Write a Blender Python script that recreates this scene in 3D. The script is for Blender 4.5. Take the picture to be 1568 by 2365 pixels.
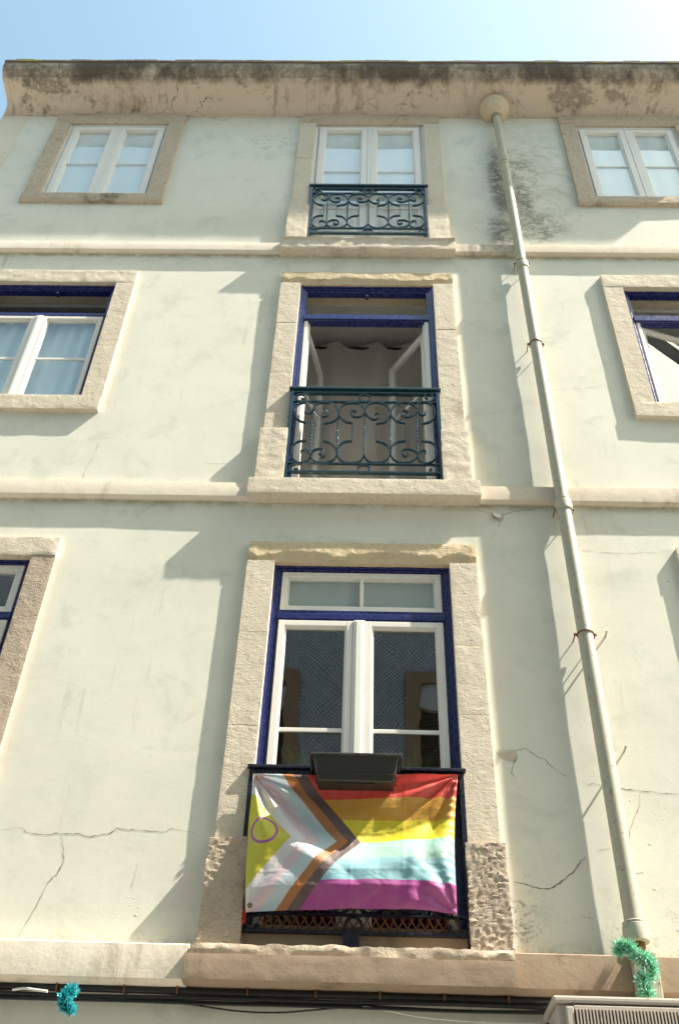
import bpy, bmesh, math, random
from mathutils import Vector, Matrix, noise
random.seed(7)
S = bpy.context.scene
for o in list(bpy.data.objects): bpy.data.objects.remove(o)

# ------------------------------------------------------------------ camera
cam = bpy.data.cameras.new('camera'); co = bpy.data.objects.new('camera', cam); S.collection.objects.link(co)
r_ = Vector((0.99953921, 0.00934951, 0.0288782)); u_ = Vector((-0.01494487, -0.67649538, 0.73629522)); f_ = Vector((-0.02641997, 0.73638752, 0.67604394))
M = Matrix(((r_.x, u_.x, -f_.x, 0), (r_.y, u_.y, -f_.y, -5.0), (r_.z, u_.z, -f_.z, 1.6), (0, 0, 0, 1)))
co.matrix_world = M
cam.sensor_fit = 'VERTICAL'; cam.sensor_height = 36; cam.lens = 2285.08 / 2365 * 36
cam.clip_start = .05; cam.clip_end = 2000
S.camera = co
# ------------------------------------------------------------------ light
SUN = Vector((4.43, -1.0, 6.2)).normalized()            # towards the sun
w = bpy.data.worlds.new('World'); S.world = w; w.use_nodes = True
nt = w.node_tree; bg = nt.nodes['Background']
sky = nt.nodes.new('ShaderNodeTexSky'); sky.sky_type = 'NISHITA'; sky.sun_disc = False
sky.sun_elevation = math.asin(SUN.z); sky.sun_rotation = math.atan2(SUN.x, SUN.y)
sky.air_density = 1.0; sky.dust_density = 1.7; sky.ozone_density = 1.0
tn = nt.nodes.new('ShaderNodeMix'); tn.data_type = 'RGBA'; tn.blend_type = 'MULTIPLY'; tn.inputs[0].default_value = 1; tn.inputs[7].default_value = (.95, 1.0, .775, 1)
nt.links.new(sky.outputs[0], tn.inputs[6]); nt.links.new(tn.outputs[2], bg.inputs[0]); bg.inputs[1].default_value = .15
sl = bpy.data.lights.new('sun', 'SUN'); sl.energy = 5.0; sl.angle = math.radians(.53); sl.color = (1, .93, .82)
so = bpy.data.objects.new('sun', sl); S.collection.objects.link(so)
so.rotation_euler = SUN.to_track_quat('Z', 'Y').to_euler()
S.view_settings.view_transform = 'Standard'; S.view_settings.look = 'None'
S.view_settings.gamma = 1; S.view_settings.exposure = 1.60; S.view_settings.use_curve_mapping = False
S.cycles.max_bounces = 8; S.cycles.transparent_max_bounces = 12

# ------------------------------------------------------------------ node helpers
class G:
    def __init__(s, name):
        s.m = bpy.data.materials.new(name); s.m.use_nodes = True; s.t = s.m.node_tree; s.t.nodes.clear()
        s.out = s.t.nodes.new('ShaderNodeOutputMaterial'); s._c = None
    def n(s, typ, ins=None, **kw):
        x = s.t.nodes.new(typ)
        for k, v in kw.items(): setattr(x, k, v)
        for k, v in (ins or {}).items(): s.set(x.inputs[k], v)
        return x
    def set(s, sock, v):
        if isinstance(v, bpy.types.NodeSocket): s.t.links.new(v, sock)
        elif isinstance(v, (tuple, list)) and len(v) == 3 and sock.type == 'RGBA': sock.default_value = (*v, 1)
        else: sock.default_value = v
    def co(s):
        if not s._c:
            g = s.n('ShaderNodeNewGeometry'); s._c = g.outputs['Position']
        return s._c
    def noise(s, scale, detail=4, rough=.55, sc=None, dist=0):
        v = s.co()
        if sc: v = s.n('ShaderNodeVectorMath', {0: v, 1: sc}, operation='MULTIPLY').outputs[0]
        return s.n('ShaderNodeTexNoise', {'Vector': v, 'Scale': scale, 'Detail': detail, 'Roughness': rough, 'Distortion': dist}).outputs[0]
    def math(s, op, a, b=0.0, c=0.0, clamp=False):
        x = s.n('ShaderNodeMath', operation=op, use_clamp=clamp); s.set(x.inputs[0], a); s.set(x.inputs[1], b); s.set(x.inputs[2], c)
        return x.outputs[0]
    def ramp(s, f, a, b, lo=0.0, hi=1.0):
        x = s.n('ShaderNodeMapRange', {0: f, 1: a, 2: b, 3: lo, 4: hi}, interpolation_type='SMOOTHSTEP'); return x.outputs[0]
    def mix(s, f, a, b, mode='MIX'):
        x = s.n('ShaderNodeMix', data_type='RGBA', blend_type=mode); s.set(x.inputs[0], f); s.set(x.inputs[6], a); s.set(x.inputs[7], b)
        return x.outputs[2]
    def bump(s, h, strength=1.0, dist=.002, nrm=None):
        i = {'Height': h, 'Strength': strength, 'Distance': dist}
        if nrm is not None: i['Normal'] = nrm
        return s.n('ShaderNodeBump', i).outputs[0]
    def pbsdf(s, col, rough=.8, spec=.3, nrm=None, metal=0.0, **kw):
        i = {'Base Color': col, 'Roughness': rough, 'Specular IOR Level': spec, 'Metallic': metal}
        if nrm is not None: i['Normal'] = nrm
        i.update(kw)
        x = s.n('ShaderNodeBsdfPrincipled', i); s.t.links.new(x.outputs[0], s.out.inputs[0]); return x
    def xyz(s):
        x = s.n('ShaderNodeSeparateXYZ', {0: s.co()}); return x.outputs
    def blob(s, cx, cz, rx, rz):                       # soft ellipse at a place on the facade
        X, Y, Z = s.xyz()
        a = s.math('DIVIDE', s.math('SUBTRACT', X, cx), rx); b = s.math('DIVIDE', s.math('SUBTRACT', Z, cz), rz)
        d = s.math('ADD', s.math('MULTIPLY', a, a), s.math('MULTIPLY', b, b))
        return s.ramp(d, 1.0, 0.0)

def m_wall():
    g = G('green_plaster')
    n1 = g.noise(.7, 6, .65); n2 = g.noise(3.1, 6, .7, None, .5); n3 = g.noise(70, 4, .7)
    c = g.mix(g.ramp(n1, .3, .7), (.645, .625, .54), (.72, .70, .60)); c = g.mix(g.ramp(n2, .50, .72, 0, .75), c, (.54, .55, .46))
    c = g.mix(g.ramp(g.noise(1.9, 5, .7), .56, .66, 0, .5), c, (.72, .69, .60))
    c = g.mix(g.ramp(n3, .56, .72, 0, .45), c, (.47, .48, .39))
    drip = g.math('MULTIPLY', g.ramp(g.noise(7, 5, .7, (1.6, 1, .16)), .55, .70), g.ramp(g.noise(.9, 4, .7), .48, .62)); c = g.mix(g.math('MULTIPLY', drip, .50), c, (.40, .38, .28))
    spot = g.math('MULTIPLY', g.ramp(g.noise(26, 4, .7), .66, .72), g.ramp(g.noise(2.3, 3), .5, .62)); c = g.mix(g.math('MULTIPLY', spot, .7), c, (.28, .25, .18))
    # mould beside the drainpipe, under the eaves and along the lower edge
    streak = g.noise(5.5, 7, .78, (1, 1, 1.35), .9)
    fine = g.noise(30, 6, .75, (1, 1, 1.2), .8)
    tot = None
    for cx, cz, rx, rz, lo in ((1.26, 10.7, .13, .85, .39), (1.44, 10.7, .28, .85, .47), (1.47, 10.3, .12, .5, .40), (1.22, 9.72, .17, .36, .42), (1.55, 9.84, .36, .34, .43), (1.75, 10.55, .55, .9, .58),
                               (-1.0, 11.42, .28, .28, .50), (1.27, 10.35, .10, .45, .38), (1.05, 6.95, .17, .40, .60), (1.3, 3.36, .75, .22, .54), (1.75, 3.4, .5, .25, .52), (.80, 3.45, .13, .5, .50), (-1.8, 11.95, .35, .10, .5), (-1.2, 11.95, .5, .10, .5)):
        b = g.math('MULTIPLY', g.blob(cx, cz, rx, rz), g.ramp(g.math('ADD', g.math('MULTIPLY', streak, .55), g.math('MULTIPLY', fine, .45)), lo, lo + .16))
        tot = b if tot is None else g.math('MAXIMUM', tot, b)
    c = g.mix(g.math('MULTIPLY', tot, .88), c, (.10, .088, .065))
    halo = None
    for cx, cz, rx, rz in ((1.6, 10.8, .75, 1.2), (1.4, 9.8, .6, .4)):
        b = g.math('MULTIPLY', g.blob(cx, cz, rx, rz), g.ramp(streak, .40, .62)); halo = b if halo is None else g.math('MAXIMUM', halo, b)
    c = g.mix(g.math('MULTIPLY', halo, .45), c, (.34, .335, .26))
    X, Y, Z = g.xyz()
    ww = None
    for z0, hh in ((9.47, .05), (6.43, .05), (3.27, .10)):
        b = g.math('MULTIPLY', g.ramp(Z, z0 + hh, z0), g.math('GREATER_THAN', Z, z0 - .03)); ww = b if ww is None else g.math('MAXIMUM', ww, b)
    c = g.mix(g.math('MULTIPLY', g.math('MULTIPLY', ww, g.ramp(fine, .42, .60)), .6), c, (.30, .27, .17))
    # green brown grime right beneath the string courses
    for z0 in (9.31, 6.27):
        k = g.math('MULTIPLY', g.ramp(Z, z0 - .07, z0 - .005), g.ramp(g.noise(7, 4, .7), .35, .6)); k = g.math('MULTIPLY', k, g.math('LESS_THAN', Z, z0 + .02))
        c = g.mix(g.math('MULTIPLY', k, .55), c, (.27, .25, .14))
    b1 = g.bump(g.noise(13, 6, .65, (1, 1, 1.3)), .35, .0016); b2 = g.bump(g.noise(2.6, 5, .6, (1, 1, 1.7), .8), .5, .0022, b1); b3 = g.bump(n3, .4, .0005, b2)
    g.pbsdf(c, .85, .2, b3); return g.m
def m_stone(name, a, b, dark, ds=.6, rough_b=.004, sc=(1, 1, 1), pit=1.0):
    g = G(name)
    n1 = g.noise(3, 5, .6); n2 = g.noise(40, 6, .7, sc); n3 = g.noise(130, 3, .6)
    c = g.mix(n1, a, b); c = g.mix(g.ramp(n2, .50, .78, 0, .75), c, dark)
    c = g.mix(g.ramp(g.noise(1.7, 6, .75), .56, .72, 0, ds), c, dark)
    v = g.n('ShaderNodeTexVoronoi', {'Vector': g.co(), 'Scale': 55.0}).outputs[0]
    p = g.math('MULTIPLY', g.ramp(v, .10, .28), pit)
    h = g.math('ADD', g.math('MULTIPLY', n2, 1.0), g.math('MULTIPLY', p, g.ramp(g.noise(9, 3), .4, .6, .0, .5)))
    b1 = g.bump(h, .8, rough_b); b2 = g.bump(n3, .6, .0012, b1)
    g.pbsdf(c, .9, .2, b2); return g.m
def m_cream(name, a=(.60, .50, .40), b=(.66, .57, .47), dirt=(.18, .13, .10), amt=.5, top=None):
    g = G(name)
    n1 = g.noise(2.2, 5, .6); c = g.mix(n1, a, b)
    st = g.noise(4, 6, .7, (2.2, 1, .35)); bl = g.noise(1.3, 6, .75)
    k = g.math('MULTIPLY', g.ramp(bl, .50, .66), g.ramp(st, .40, .60)); c = g.mix(g.math('MULTIPLY', k, amt), c, dirt)
    fine = g.noise(45, 5, .7); c = g.mix(g.ramp(fine, .58, .8, 0, .5), c, dirt)
    if top:                                             # black growth that has crept down the cornice from its lip
        X, Y, Z = g.xyz()
        edge = g.math('ADD', Z, g.math('MULTIPLY', g.math('SUBTRACT', g.noise(2.4, 6, .75, (1, 1, .6)), .5), .55))
        edge = g.math('ADD', edge, g.math('MULTIPLY', g.math('SUBTRACT', g.noise(.7, 2, .5, (1, .0, .0)), .5), .42))
        k = g.ramp(edge, top, top + .05); k = g.math('MULTIPLY', k, g.ramp(g.noise(16, 5, .75), .30, .55))
        c = g.mix(g.math('MULTIPLY', k, .55), c, (.095, .073, .055))
        band = g.ramp(g.math('SUBTRACT', g.math('MULTIPLY', g.math('SUBTRACT', g.noise(8, 6, .75, (1, .4, .4)), .5), .16), Y), .27, .37); lipz = g.ramp(Z, 12.30, 12.34, 0, .85)
        c = g.mix(g.math('MAXIMUM', lipz, g.math('MULTIPLY', band, g.ramp(g.noise(1.4, 6, .75, (1, .5, .5)), .38, .60, .12, .92))), c, (.085, .066, .052))
        sk = g.math('MULTIPLY', g.ramp(g.noise(5.5, 6, .75, (1.5, .25, .25)), .52, .66), g.ramp(g.noise(.9, 4, .7, (1, .2, .2)), .44, .58)); c = g.mix(g.math('MULTIPLY', sk, .6), c, (.17, .125, .095))
        pat = g.math('MULTIPLY', g.ramp(g.noise(1.15, 5, .8, (1, .6, .6), .8), .53, .62), g.ramp(g.noise(11, 5, .7), .40, .56))
        c = g.mix(g.math('MULTIPLY', pat, .7), c, (.12, .09, .07))
        moss = g.math('MULTIPLY', g.ramp(Z, top + .16, top + .20), g.ramp(g.noise(3.1, 4, .7), .48, .62)); c = g.mix(g.math('MULTIPLY', moss, .8), c, (.19, .17, .03))
        vr = g.n('ShaderNodeTexVoronoi', {'Vector': g.n('ShaderNodeVectorMath', {0: g.co(), 1: g.n('ShaderNodeVectorMath', {0: g.n('ShaderNodeTexNoise', {'Vector': g.co(), 'Scale': 3.0, 'Detail': 4.0}).outputs[1], 1: (.5, .5, .5)}, operation='MULTIPLY').outputs[0]}, operation='ADD').outputs[0], 'Scale': .9}, feature='DISTANCE_TO_EDGE').outputs[0]
        c = g.mix(g.math('MULTIPLY', g.ramp(vr, .005, .001), g.ramp(g.noise(1.1, 3), .5, .6, 0, .7)), c, (.08, .05, .035))
    b1 = g.bump(g.noise(12, 6, .6), .7, .004); b2 = g.bump(fine, .5, .0018, b1)
    g.pbsdf(c, .88, .2, b2); return g.m
def m_paint(name, col, rough=.35, spec=.5, wear=None, wamt=.4, bs=.0006, metal=0.0):
    g = G(name); c = g.mix(g.noise(5, 3), tuple(x * .86 for x in col), col)
    if wear: c = g.mix(g.ramp(g.noise(30, 6, .75), .56, .68, 0, wamt), c, wear)
    r = g.ramp(g.noise(25, 4), .3, .7, rough * .8, min(1, rough * 1.35))
    g.pbsdf(c, r, spec, g.bump(g.noise(70, 4), .5, bs), metal); return g.m
def m_glass(name='window_glass', ior=1.9, tint=(.96, .985, .985)):
    g = G(name); fr = g.n('ShaderNodeFresnel', {'IOR': ior})
    nz = g.bump(g.noise(2.5, 2, .4), .25, .006)
    bf = g.n('ShaderNodeNewGeometry').outputs['Backfacing']; fac = g.math('MULTIPLY', fr.outputs[0], g.math('SUBTRACT', 1.0, bf))
    tr = g.n('ShaderNodeBsdfTransparent', {'Color': tint}); gl = g.n('ShaderNodeBsdfGlossy', {'Color': (1, 1, 1), 'Roughness': .004, 'Normal': nz})
    mx = g.n('ShaderNodeMixShader', {0: fac, 1: tr.outputs[0], 2: gl.outputs[0]}); g.t.links.new(mx.outputs[0], g.out.inputs[0]); return g.m
def m_cloth(name, col, tl=.35, fold=0, dark=None):
    g = G(name); c = g.mix(g.noise(3, 3), tuple(x * .88 for x in col), col)
    nz = g.bump(g.noise(260, 2), .4, .0006)
    d = g.n('ShaderNodeBsdfDiffuse', {'Color': c, 'Normal': nz}); t = g.n('ShaderNodeBsdfTranslucent', {'Color': c})
    mx = g.n('ShaderNodeMixShader', {0: tl, 1: d.outputs[0], 2: t.outputs[0]}); g.t.links.new(mx.outputs[0], g.out.inputs[0]); return g.m
def m_flag():
    g = G('flag_cloth'); uv = g.n('ShaderNodeUVMap', uv_map='flat').outputs[0]
    sp = g.n('ShaderNodeSeparateXYZ', {0: uv}); u, v = sp.outputs[0], sp.outputs[1]      # u in heights of 0..1 length, v 0..1
    def steps(f, stops):
        x = g.n('ShaderNodeValToRGB', {0: f}); cr = x.color_ramp; cr.interpolation = 'CONSTANT'
        while len(cr.elements) > 1: cr.elements.remove(cr.elements[-1])
        cr.elements[0].position = 0; cr.elements[0].color = (*stops[0][1], 1)
        for p, c in stops[1:]:
            e = cr.elements.new(p); e.color = (*c, 1)
        return x.outputs[0]
    rain = steps(v, [(0, (.36, .045, .25)), (.172, (.24, .47, .53)), (.335, (.32, .52, .43)), (.50, (.66, .55, .01)), (.662, (.60, .29, .02)), (.825, (.66, .04, .025))])
    ch = g.math('ADD', u, g.math('MULTIPLY', g.math('ABSOLUTE', g.math('SUBTRACT', v, .5)), .585))
    chev = steps(ch, [(0, (.55, .50, .02)), (.212, (.70, .66, .66)), (.285, (.66, .52, .55)), (.355, (.50, .60, .64)), (.43, (.40, .14, .03)), (.485, (.10, .055, .05))])
    c = g.mix(g.math('LESS_THAN', ch, .548), rain, chev)
    du = g.math('MULTIPLY', g.math('SUBTRACT', u, .083), 1.52); dv = g.math('SUBTRACT', v, .545)
    rr = g.math('SQRT', g.math('ADD', g.math('MULTIPLY', du, du), g.math('MULTIPLY', dv, dv)))
    ring = g.math('LESS_THAN', g.math('ABSOLUTE', g.math('SUBTRACT', rr, .094)), .0095); c = g.mix(ring, c, (.36, .07, .30))
    cl = lambda a, w: g.math('LESS_THAN', g.math('ABSOLUTE', g.math('SUBTRACT', u, a)), w)
    c = g.mix(g.ramp(g.noise(7, 5, .6), .35, .8, 0, .12), c, (.6, .55, .5))
    nz = g.bump(g.noise(9, 4, .6, (1, 1, 1.4), 1.2), .8, .006, g.bump(g.noise(320, 2), .35, .0006))
    d = g.n('ShaderNodeBsdfDiffuse', {'Color': c, 'Normal': nz}); t = g.n('ShaderNodeBsdfTranslucent', {'Color': c})
    mx = g.n('ShaderNodeMixShader', {0: .22, 1: d.outputs[0], 2: t.outputs[0]})
    gl = g.n('ShaderNodeBsdfGlossy', {'Roughness': .55, 'Normal': nz}); m2 = g.n('ShaderNodeMixShader', {0: .06, 1: mx.outputs[0], 2: gl.outputs[0]})
    g.t.links.new(m2.outputs[0], g.out.inputs[0]); return g.m
def m_tiles():
    g = G('blue_tiles'); v = g.co()
    k = g.n('ShaderNodeTexVoronoi', {'Vector': v, 'Scale': 24.0}, distance='CHEBYCHEV').outputs[0]
    w1 = g.n('ShaderNodeVectorMath', {0: v, 1: (95., 95., 95.)}, operation='MULTIPLY'); sn = g.n('ShaderNodeVectorMath', {0: w1.outputs[0]}, operation='SINE'); sp = g.n('ShaderNodeSeparateXYZ', {0: sn.outputs[0]})
    pr = g.math('MULTIPLY', sp.outputs[0], sp.outputs[2])
    c = g.mix(g.ramp(g.math('ADD', pr, k), .0, .7), (.14, .17, .23), (.46, .49, .48)); c = g.mix(g.ramp(g.noise(6, 4), .45, .65, 0, .3), c, (.14, .17, .22))
    g.pbsdf(c, .3, .5); return g.m

W = {}
W['wall'] = m_wall()
W['stone'] = m_stone('pale_limestone', (.66, .585, .47), (.55, .475, .37), (.27, .20, .135), .75, .0036, (1, 1, 2.6))
W['stone_rough'] = m_stone('rough_limestone', (.38, .30, .23), (.47, .385, .30), (.14, .10, .07), .85, .006, (1, 1, 2.6))
W['stone_old'] = m_stone('weathered_limestone', (.44, .355, .265), (.56, .46, .35), (.13, .095, .07), .9, .005)
W['stone_ochre'] = m_stone('ochre_limestone', (.58, .45, .27), (.60, .50, .36), (.33, .23, .13), .8, .007)
W['cream'] = m_cream('cream_paint', (.66, .585, .475), (.74, .67, .56), (.27, .20, .13), amt=.5)
W['cream_dirty'] = m_cream('dirty_cream_paint', (.58, .50, .39), (.66, .58, .47), (.18, .13, .08), .7)
W['cream_brown'] = m_cream('brown_stained_shaded_paint', (.26, .19, .13), (.37, .285, .205), (.10, .06, .04), .75)  # brown stains, with the shade on sill and right band also put into the colour
W['cornice'] = m_cream('cornice_paint', (.54, .435, .335), (.62, .53, .425), (.20, .14, .10), .6, top=12.16)
W['green_edge'] = m_stone('mossy_plaster', (.50, .50, .36), (.56, .57, .43), (.26, .23, .12), .6, .003)
W['white'] = m_paint('white_window_paint', (.80, .76, .70), .38, .45)
W['blue'] = m_paint('navy_paint', (.015, .022, .125), .25, .6, bs=.00015)
W['teal'] = m_paint('teal_iron_paint', (.006, .036, .052), .18, .8, (.03, .07, .09), .35, .0008)
W['black'] = m_paint('black_iron_paint', (.008, .011, .025), .3, .5, (.10, .05, .03), .5, .0012)
W['planter'] = m_paint('planter_plastic', (.030, .027, .024), .38, .5)
W['pipe'] = m_paint('pipe_paint', (.41, .39, .30), .5, .35, (.15, .13, .09), .9, .001)
W['rust'] = m_paint('rusty_iron', (.20, .08, .03), .8, .3, (.06, .03, .02), .8)
W['clay'] = m_stone('clay_cement', (.52, .42, .30), (.57, .47, .35), (.34, .26, .17), .5, .003)
W['cable'] = m_paint('black_cable', (.012, .012, .014), .45, .5)
W['wcable'] = m_paint('white_cable', (.7, .68, .64), .4, .5)
W['metal'] = m_paint('old_beige_metal', (.46, .40, .34), .5, .4, (.22, .15, .11), .6)
W['dark'] = m_paint('dark_inside', (.03, .028, .026), .8, .2)
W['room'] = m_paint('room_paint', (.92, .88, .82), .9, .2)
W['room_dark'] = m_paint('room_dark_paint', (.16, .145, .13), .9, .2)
W['glass'] = m_glass(ior=2.3)
W['glass3'] = m_glass('street_glass', 2.25, (.62, .66, .64))
W['glass_top'] = m_glass('toplight_glass', 1.5)
W['sheer'] = m_cloth('sheer_white_curtain', (.93, .95, .95), .08)
W['bluecurt'] = m_cloth('pale_blue_curtain', (.70, .82, .86), .15)
W['brown'] = m_cloth('taupe_curtain', (.78, .69, .62), .1)
W['blind'] = m_cloth('grey_blind', (.52, .53, .49), .1)
W['flag'] = m_flag()
W['tiles'] = m_tiles()
W['teal_tinsel'] = m_paint('teal_tinsel', (.03, .46, .52), .25, .8)
W['green_tinsel'] = m_paint('green_tinsel', (.18, .60, .36), .35, .6)
W['green_tinsel2'] = m_paint('mint_tinsel', (.45, .82, .68), .35, .6)
W['silver'] = m_paint('silver_foil', (.75, .78, .78), .2, .8, metal=.6)
W['leaf'] = m_paint('leaf', (.22, .40, .16), .5, .4)
W['crack'] = m_paint('crack_dirt', (.17, .135, .10), .95, .1)
W['bare'] = m_stone('bare_render', (.50, .42, .35), (.56, .47, .39), (.34, .26, .2), .5, .003)
W['asphalt'] = m_paint('asphalt', (.16, .15, .14), .85, .3)
W['paving'] = m_paint('paving', (.46, .44, .40), .8, .3)
W['oppstone'] = m_paint('brown_stone', (.30, .21, .14), .8, .3)
W['shutter'] = m_paint('brown_shutter', (.085, .06, .035), .6, .3)
W['awning'] = m_paint('white_box', (.5, .52, .55), .6, .3)

# ------------------------------------------------------------------ mesh helpers
def link(name, me, mat, parent=None, smooth=None):
    o = bpy.data.objects.new(name, me); S.collection.objects.link(o)
    for m in (mat if isinstance(mat, (list, tuple)) else [mat]): me.materials.append(m)
    if smooth is not None:
        for p in me.polygons: p.use_smooth = True
        me.set_sharp_from_angle(angle=math.radians(smooth))
    if parent: o.parent = parent
    return o
def tag(o, label=None, cat=None, group=None, kind=None):
    if label: o['label'] = label
    if cat: o['category'] = cat
    if group: o['group'] = group
    if kind: o['kind'] = kind
    return o
def empty(name, loc=(0, 0, 0)):
    o = bpy.data.objects.new(name, None); S.collection.objects.link(o); o.location = loc; o.empty_display_size = .1; return o
class MB:
    def __init__(s): s.v = []; s.f = []; s.mi = []
    def box(s, x0, x1, y0, y1, z0, z1, b=0.0, mi=0):
        if b <= 0:
            i = len(s.v); s.v += [(x, y, z) for x in (x0, x1) for y in (y0, y1) for z in (z0, z1)]
            s.f += [tuple(i + k for k in q) for q in ((0, 1, 3, 2), (4, 6, 7, 5), (0, 4, 5, 1), (2, 3, 7, 6), (0, 2, 6, 4), (1, 5, 7, 3))]; s.mi += [mi] * 6; return s
        bm = bmesh.new(); bmesh.ops.create_cube(bm, size=1)
        for v in bm.verts: v.co = Vector((x0 + (v.co.x + .5) * (x1 - x0), y0 + (v.co.y + .5) * (y1 - y0), z0 + (v.co.z + .5) * (z1 - z0)))
        bmesh.ops.bevel(bm, geom=bm.edges[:], offset=b, segments=2, profile=.6, affect='EDGES')
        i = len(s.v); bm.verts.index_update(); s.v += [tuple(v.co) for v in bm.verts]
        for f in bm.faces: s.f.append(tuple(i + v.index for v in f.verts)); s.mi.append(mi)
        bm.free(); return s
    def tube(s, pts, r, n=8, closed=False, rf=None):
        pts = [Vector(p) for p in pts]; N = len(pts); i0 = len(s.v); prev = None
        for k, p in enumerate(pts):
            a = pts[k - 1] if (k > 0 or closed) else p; b = pts[(k + 1) % N] if (k < N - 1 or closed) else p
            t = (b - a).normalized()
            if prev is None:
                up = Vector((0, 1, 0)) if abs(t.y) < .9 else Vector((1, 0, 0)); x = t.cross(up).normalized()
            else: x = (prev - t * prev.dot(t)).normalized()
            prev = x; y = t.cross(x); rr = rf(k / (N - 1)) if rf else r
            for j in range(n):
                an = 2 * math.pi * j / n; s.v.append(tuple(p + x * math.cos(an) * rr + y * math.sin(an) * rr))
        for k in range(N if closed else N - 1):
            for j in range(n):
                a = i0 + k * n + j; b = i0 + k * n + (j + 1) % n; c = i0 + ((k + 1) % N) * n + (j + 1) % n; d = i0 + ((k + 1) % N) * n + j
                s.f.append((a, b, c, d)); s.mi.append(0)
        if not closed:
            s.f.append(tuple(i0 + j for j in range(n))[::-1]); s.f.append(tuple(i0 + (N - 1) * n + j for j in range(n))); s.mi += [0, 0]
        return s
    def ribbon(s, pts, th, y0, y1):                    # flat bar bent in the facade plane: pts (x,z)
        P = [Vector((p[0], p[1])) for p in pts]; N = len(P); i0 = len(s.v)
        for k, p in enumerate(P):
            t = (P[min(k + 1, N - 1)] - P[max(k - 1, 0)]).normalized(); n = Vector((-t.y, t.x)) * th / 2
            for q, y in ((p + n, y0), (p + n, y1), (p - n, y1), (p - n, y0)): s.v.append((q.x, y, q.y))
        for k in range(N - 1):
            for j in range(4):
                a = i0 + k * 4 + j; b = i0 + k * 4 + (j + 1) % 4; s.f.append((a, b, b + 4, a + 4)); s.mi.append(0)
        s.f.append((i0, i0 + 3, i0 + 2, i0 + 1)); e = i0 + (N - 1) * 4; s.f.append((e, e + 1, e + 2, e + 3)); s.mi += [0, 0]
        return s
    def poly(s, pts, mi=0):
        i = len(s.v); s.v += [tuple(p) for p in pts]; s.f.append(tuple(range(i, i + len(pts)))); s.mi.append(mi); return s
    def lathe(s, prof, c, n=24, a0=0, a1=2 * math.pi):   # prof (r,z) about vertical axis at c
        i0 = len(s.v); full = abs(a1 - a0 - 2 * math.pi) < 1e-4; m = n if full else n + 1
        for r, z in prof:
            for j in range(m):
                a = a0 + (a1 - a0) * j / n; s.v.append((c[0] + r * math.cos(a), c[1] + r * math.sin(a), c[2] + z))
        for k in range(len(prof) - 1):
            for j in range(n if full else n):
                if not full and j == n: continue
                a = i0 + k * m + j; b = i0 + k * m + (j + 1) % m; s.f.append((a, b, b + m, a + m)); s.mi.append(0)
        return s
    def build(s, name, mat, parent=None, smooth=None):
        me = bpy.data.meshes.new(name); me.from_pydata(s.v, [], s.f); me.update()
        if any(s.mi):
            me.polygons.foreach_set('material_index', s.mi)
        bm = bmesh.new(); bm.from_mesh(me); bmesh.ops.recalc_face_normals(bm, faces=bm.faces[:]); bm.to_mesh(me); bm.free()
        return link(name, me, mat, parent, smooth)
def nz(p, f, seed=0.0): return noise.noise_vector(Vector((p[0] * f + seed, p[1] * f + seed * .7, p[2] * f - seed)))
def rough(name, x0, x1, y0, y1, z0, z1, step, mat, parent, amp=.002, freq=18, amp2=0.0, freq2=5, rnd=.006, extra=None, ang=32):
    """a block whose faces are finely divided and pushed about by noise: cut stone, worn edges"""
    xs = [x0 + (x1 - x0) * i / max(1, round((x1 - x0) / step)) for i in range(max(1, round((x1 - x0) / step)) + 1)]
    zs = [z0 + (z1 - z0) * i / max(1, round((z1 - z0) / step)) for i in range(max(1, round((z1 - z0) / step)) + 1)]
    ny = max(1, round((y1 - y0) / max(step, .03))); ys = [y0 + (y1 - y0) * i / ny for i in range(ny + 1)]
    idx = {}; V = []; F = []
    def vi(x, y, z):
        k = (round(x, 5), round(y, 5), round(z, 5))
        if k not in idx: idx[k] = len(V); V.append(k)
        return idx[k]
    for A, B, mk in ((xs, zs, lambda a, b: (a, y0, b)), (xs, zs, lambda a, b: (a, y1, b)), (ys, zs, lambda a, b: (x0, a, b)), (ys, zs, lambda a, b: (x1, a, b)), (xs, ys, lambda a, b: (a, b, z0)), (xs, ys, lambda a, b: (a, b, z1))):
        for i in range(len(A) - 1):
            for j in range(len(B) - 1):
                F.append((vi(*mk(A[i], B[j])), vi(*mk(A[i + 1], B[j])), vi(*mk(A[i + 1], B[j + 1])), vi(*mk(A[i], B[j + 1]))))
    out = []
    for p in V:
        x, y, z = p
        p3 = (x, y, z * (1.5 if amp > .004 else 1)); d = nz(p3, freq, 3.1) * amp + nz(p, freq * 2.7, 9.2) * amp * .5 + nz(p, freq2, 5.5) * amp2
        # rounded, chipped arrises on the street side
        ex = min(x - x0, x1 - x); ez = min(z - z0, z1 - z); ey = y - y0
        c = rnd * .35 * (1 + 1.6 * noise.noise(Vector((x * 7, z * 7, 1.3))))
        q = Vector((x, y, z)) + d
        if ey < 1e-6 and min(ex, ez) < step * .6: q.y += max(0, c)
        if extra: q += extra(x, y, z)
        out.append(tuple(q))
    me = bpy.data.meshes.new(name); me.from_pydata(out, [], F); me.update()
    bm = bmesh.new(); bm.from_mesh(me); bmesh.ops.recalc_face_normals(bm, faces=bm.faces[:]); bm.to_mesh(me); bm.free()
    return link(name, me, mat, parent, ang)
def spline(P, k=6):
    out = []; n = len(P)
    for i in range(n - 1):
        p0 = Vector(P[max(i - 1, 0)]); p1 = Vector(P[i]); p2 = Vector(P[i + 1]); p3 = Vector(P[min(i + 2, n - 1)])
        for j in range(k):
            t = j / k; out.append(.5 * ((2 * p1) + (p2 - p0) * t + (2 * p0 - 5 * p1 + 4 * p2 - p3) * t * t + (3 * p1 - p0 - 3 * p2 + p3) * t ** 3))
    out.append(Vector(P[-1])); return out

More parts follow.
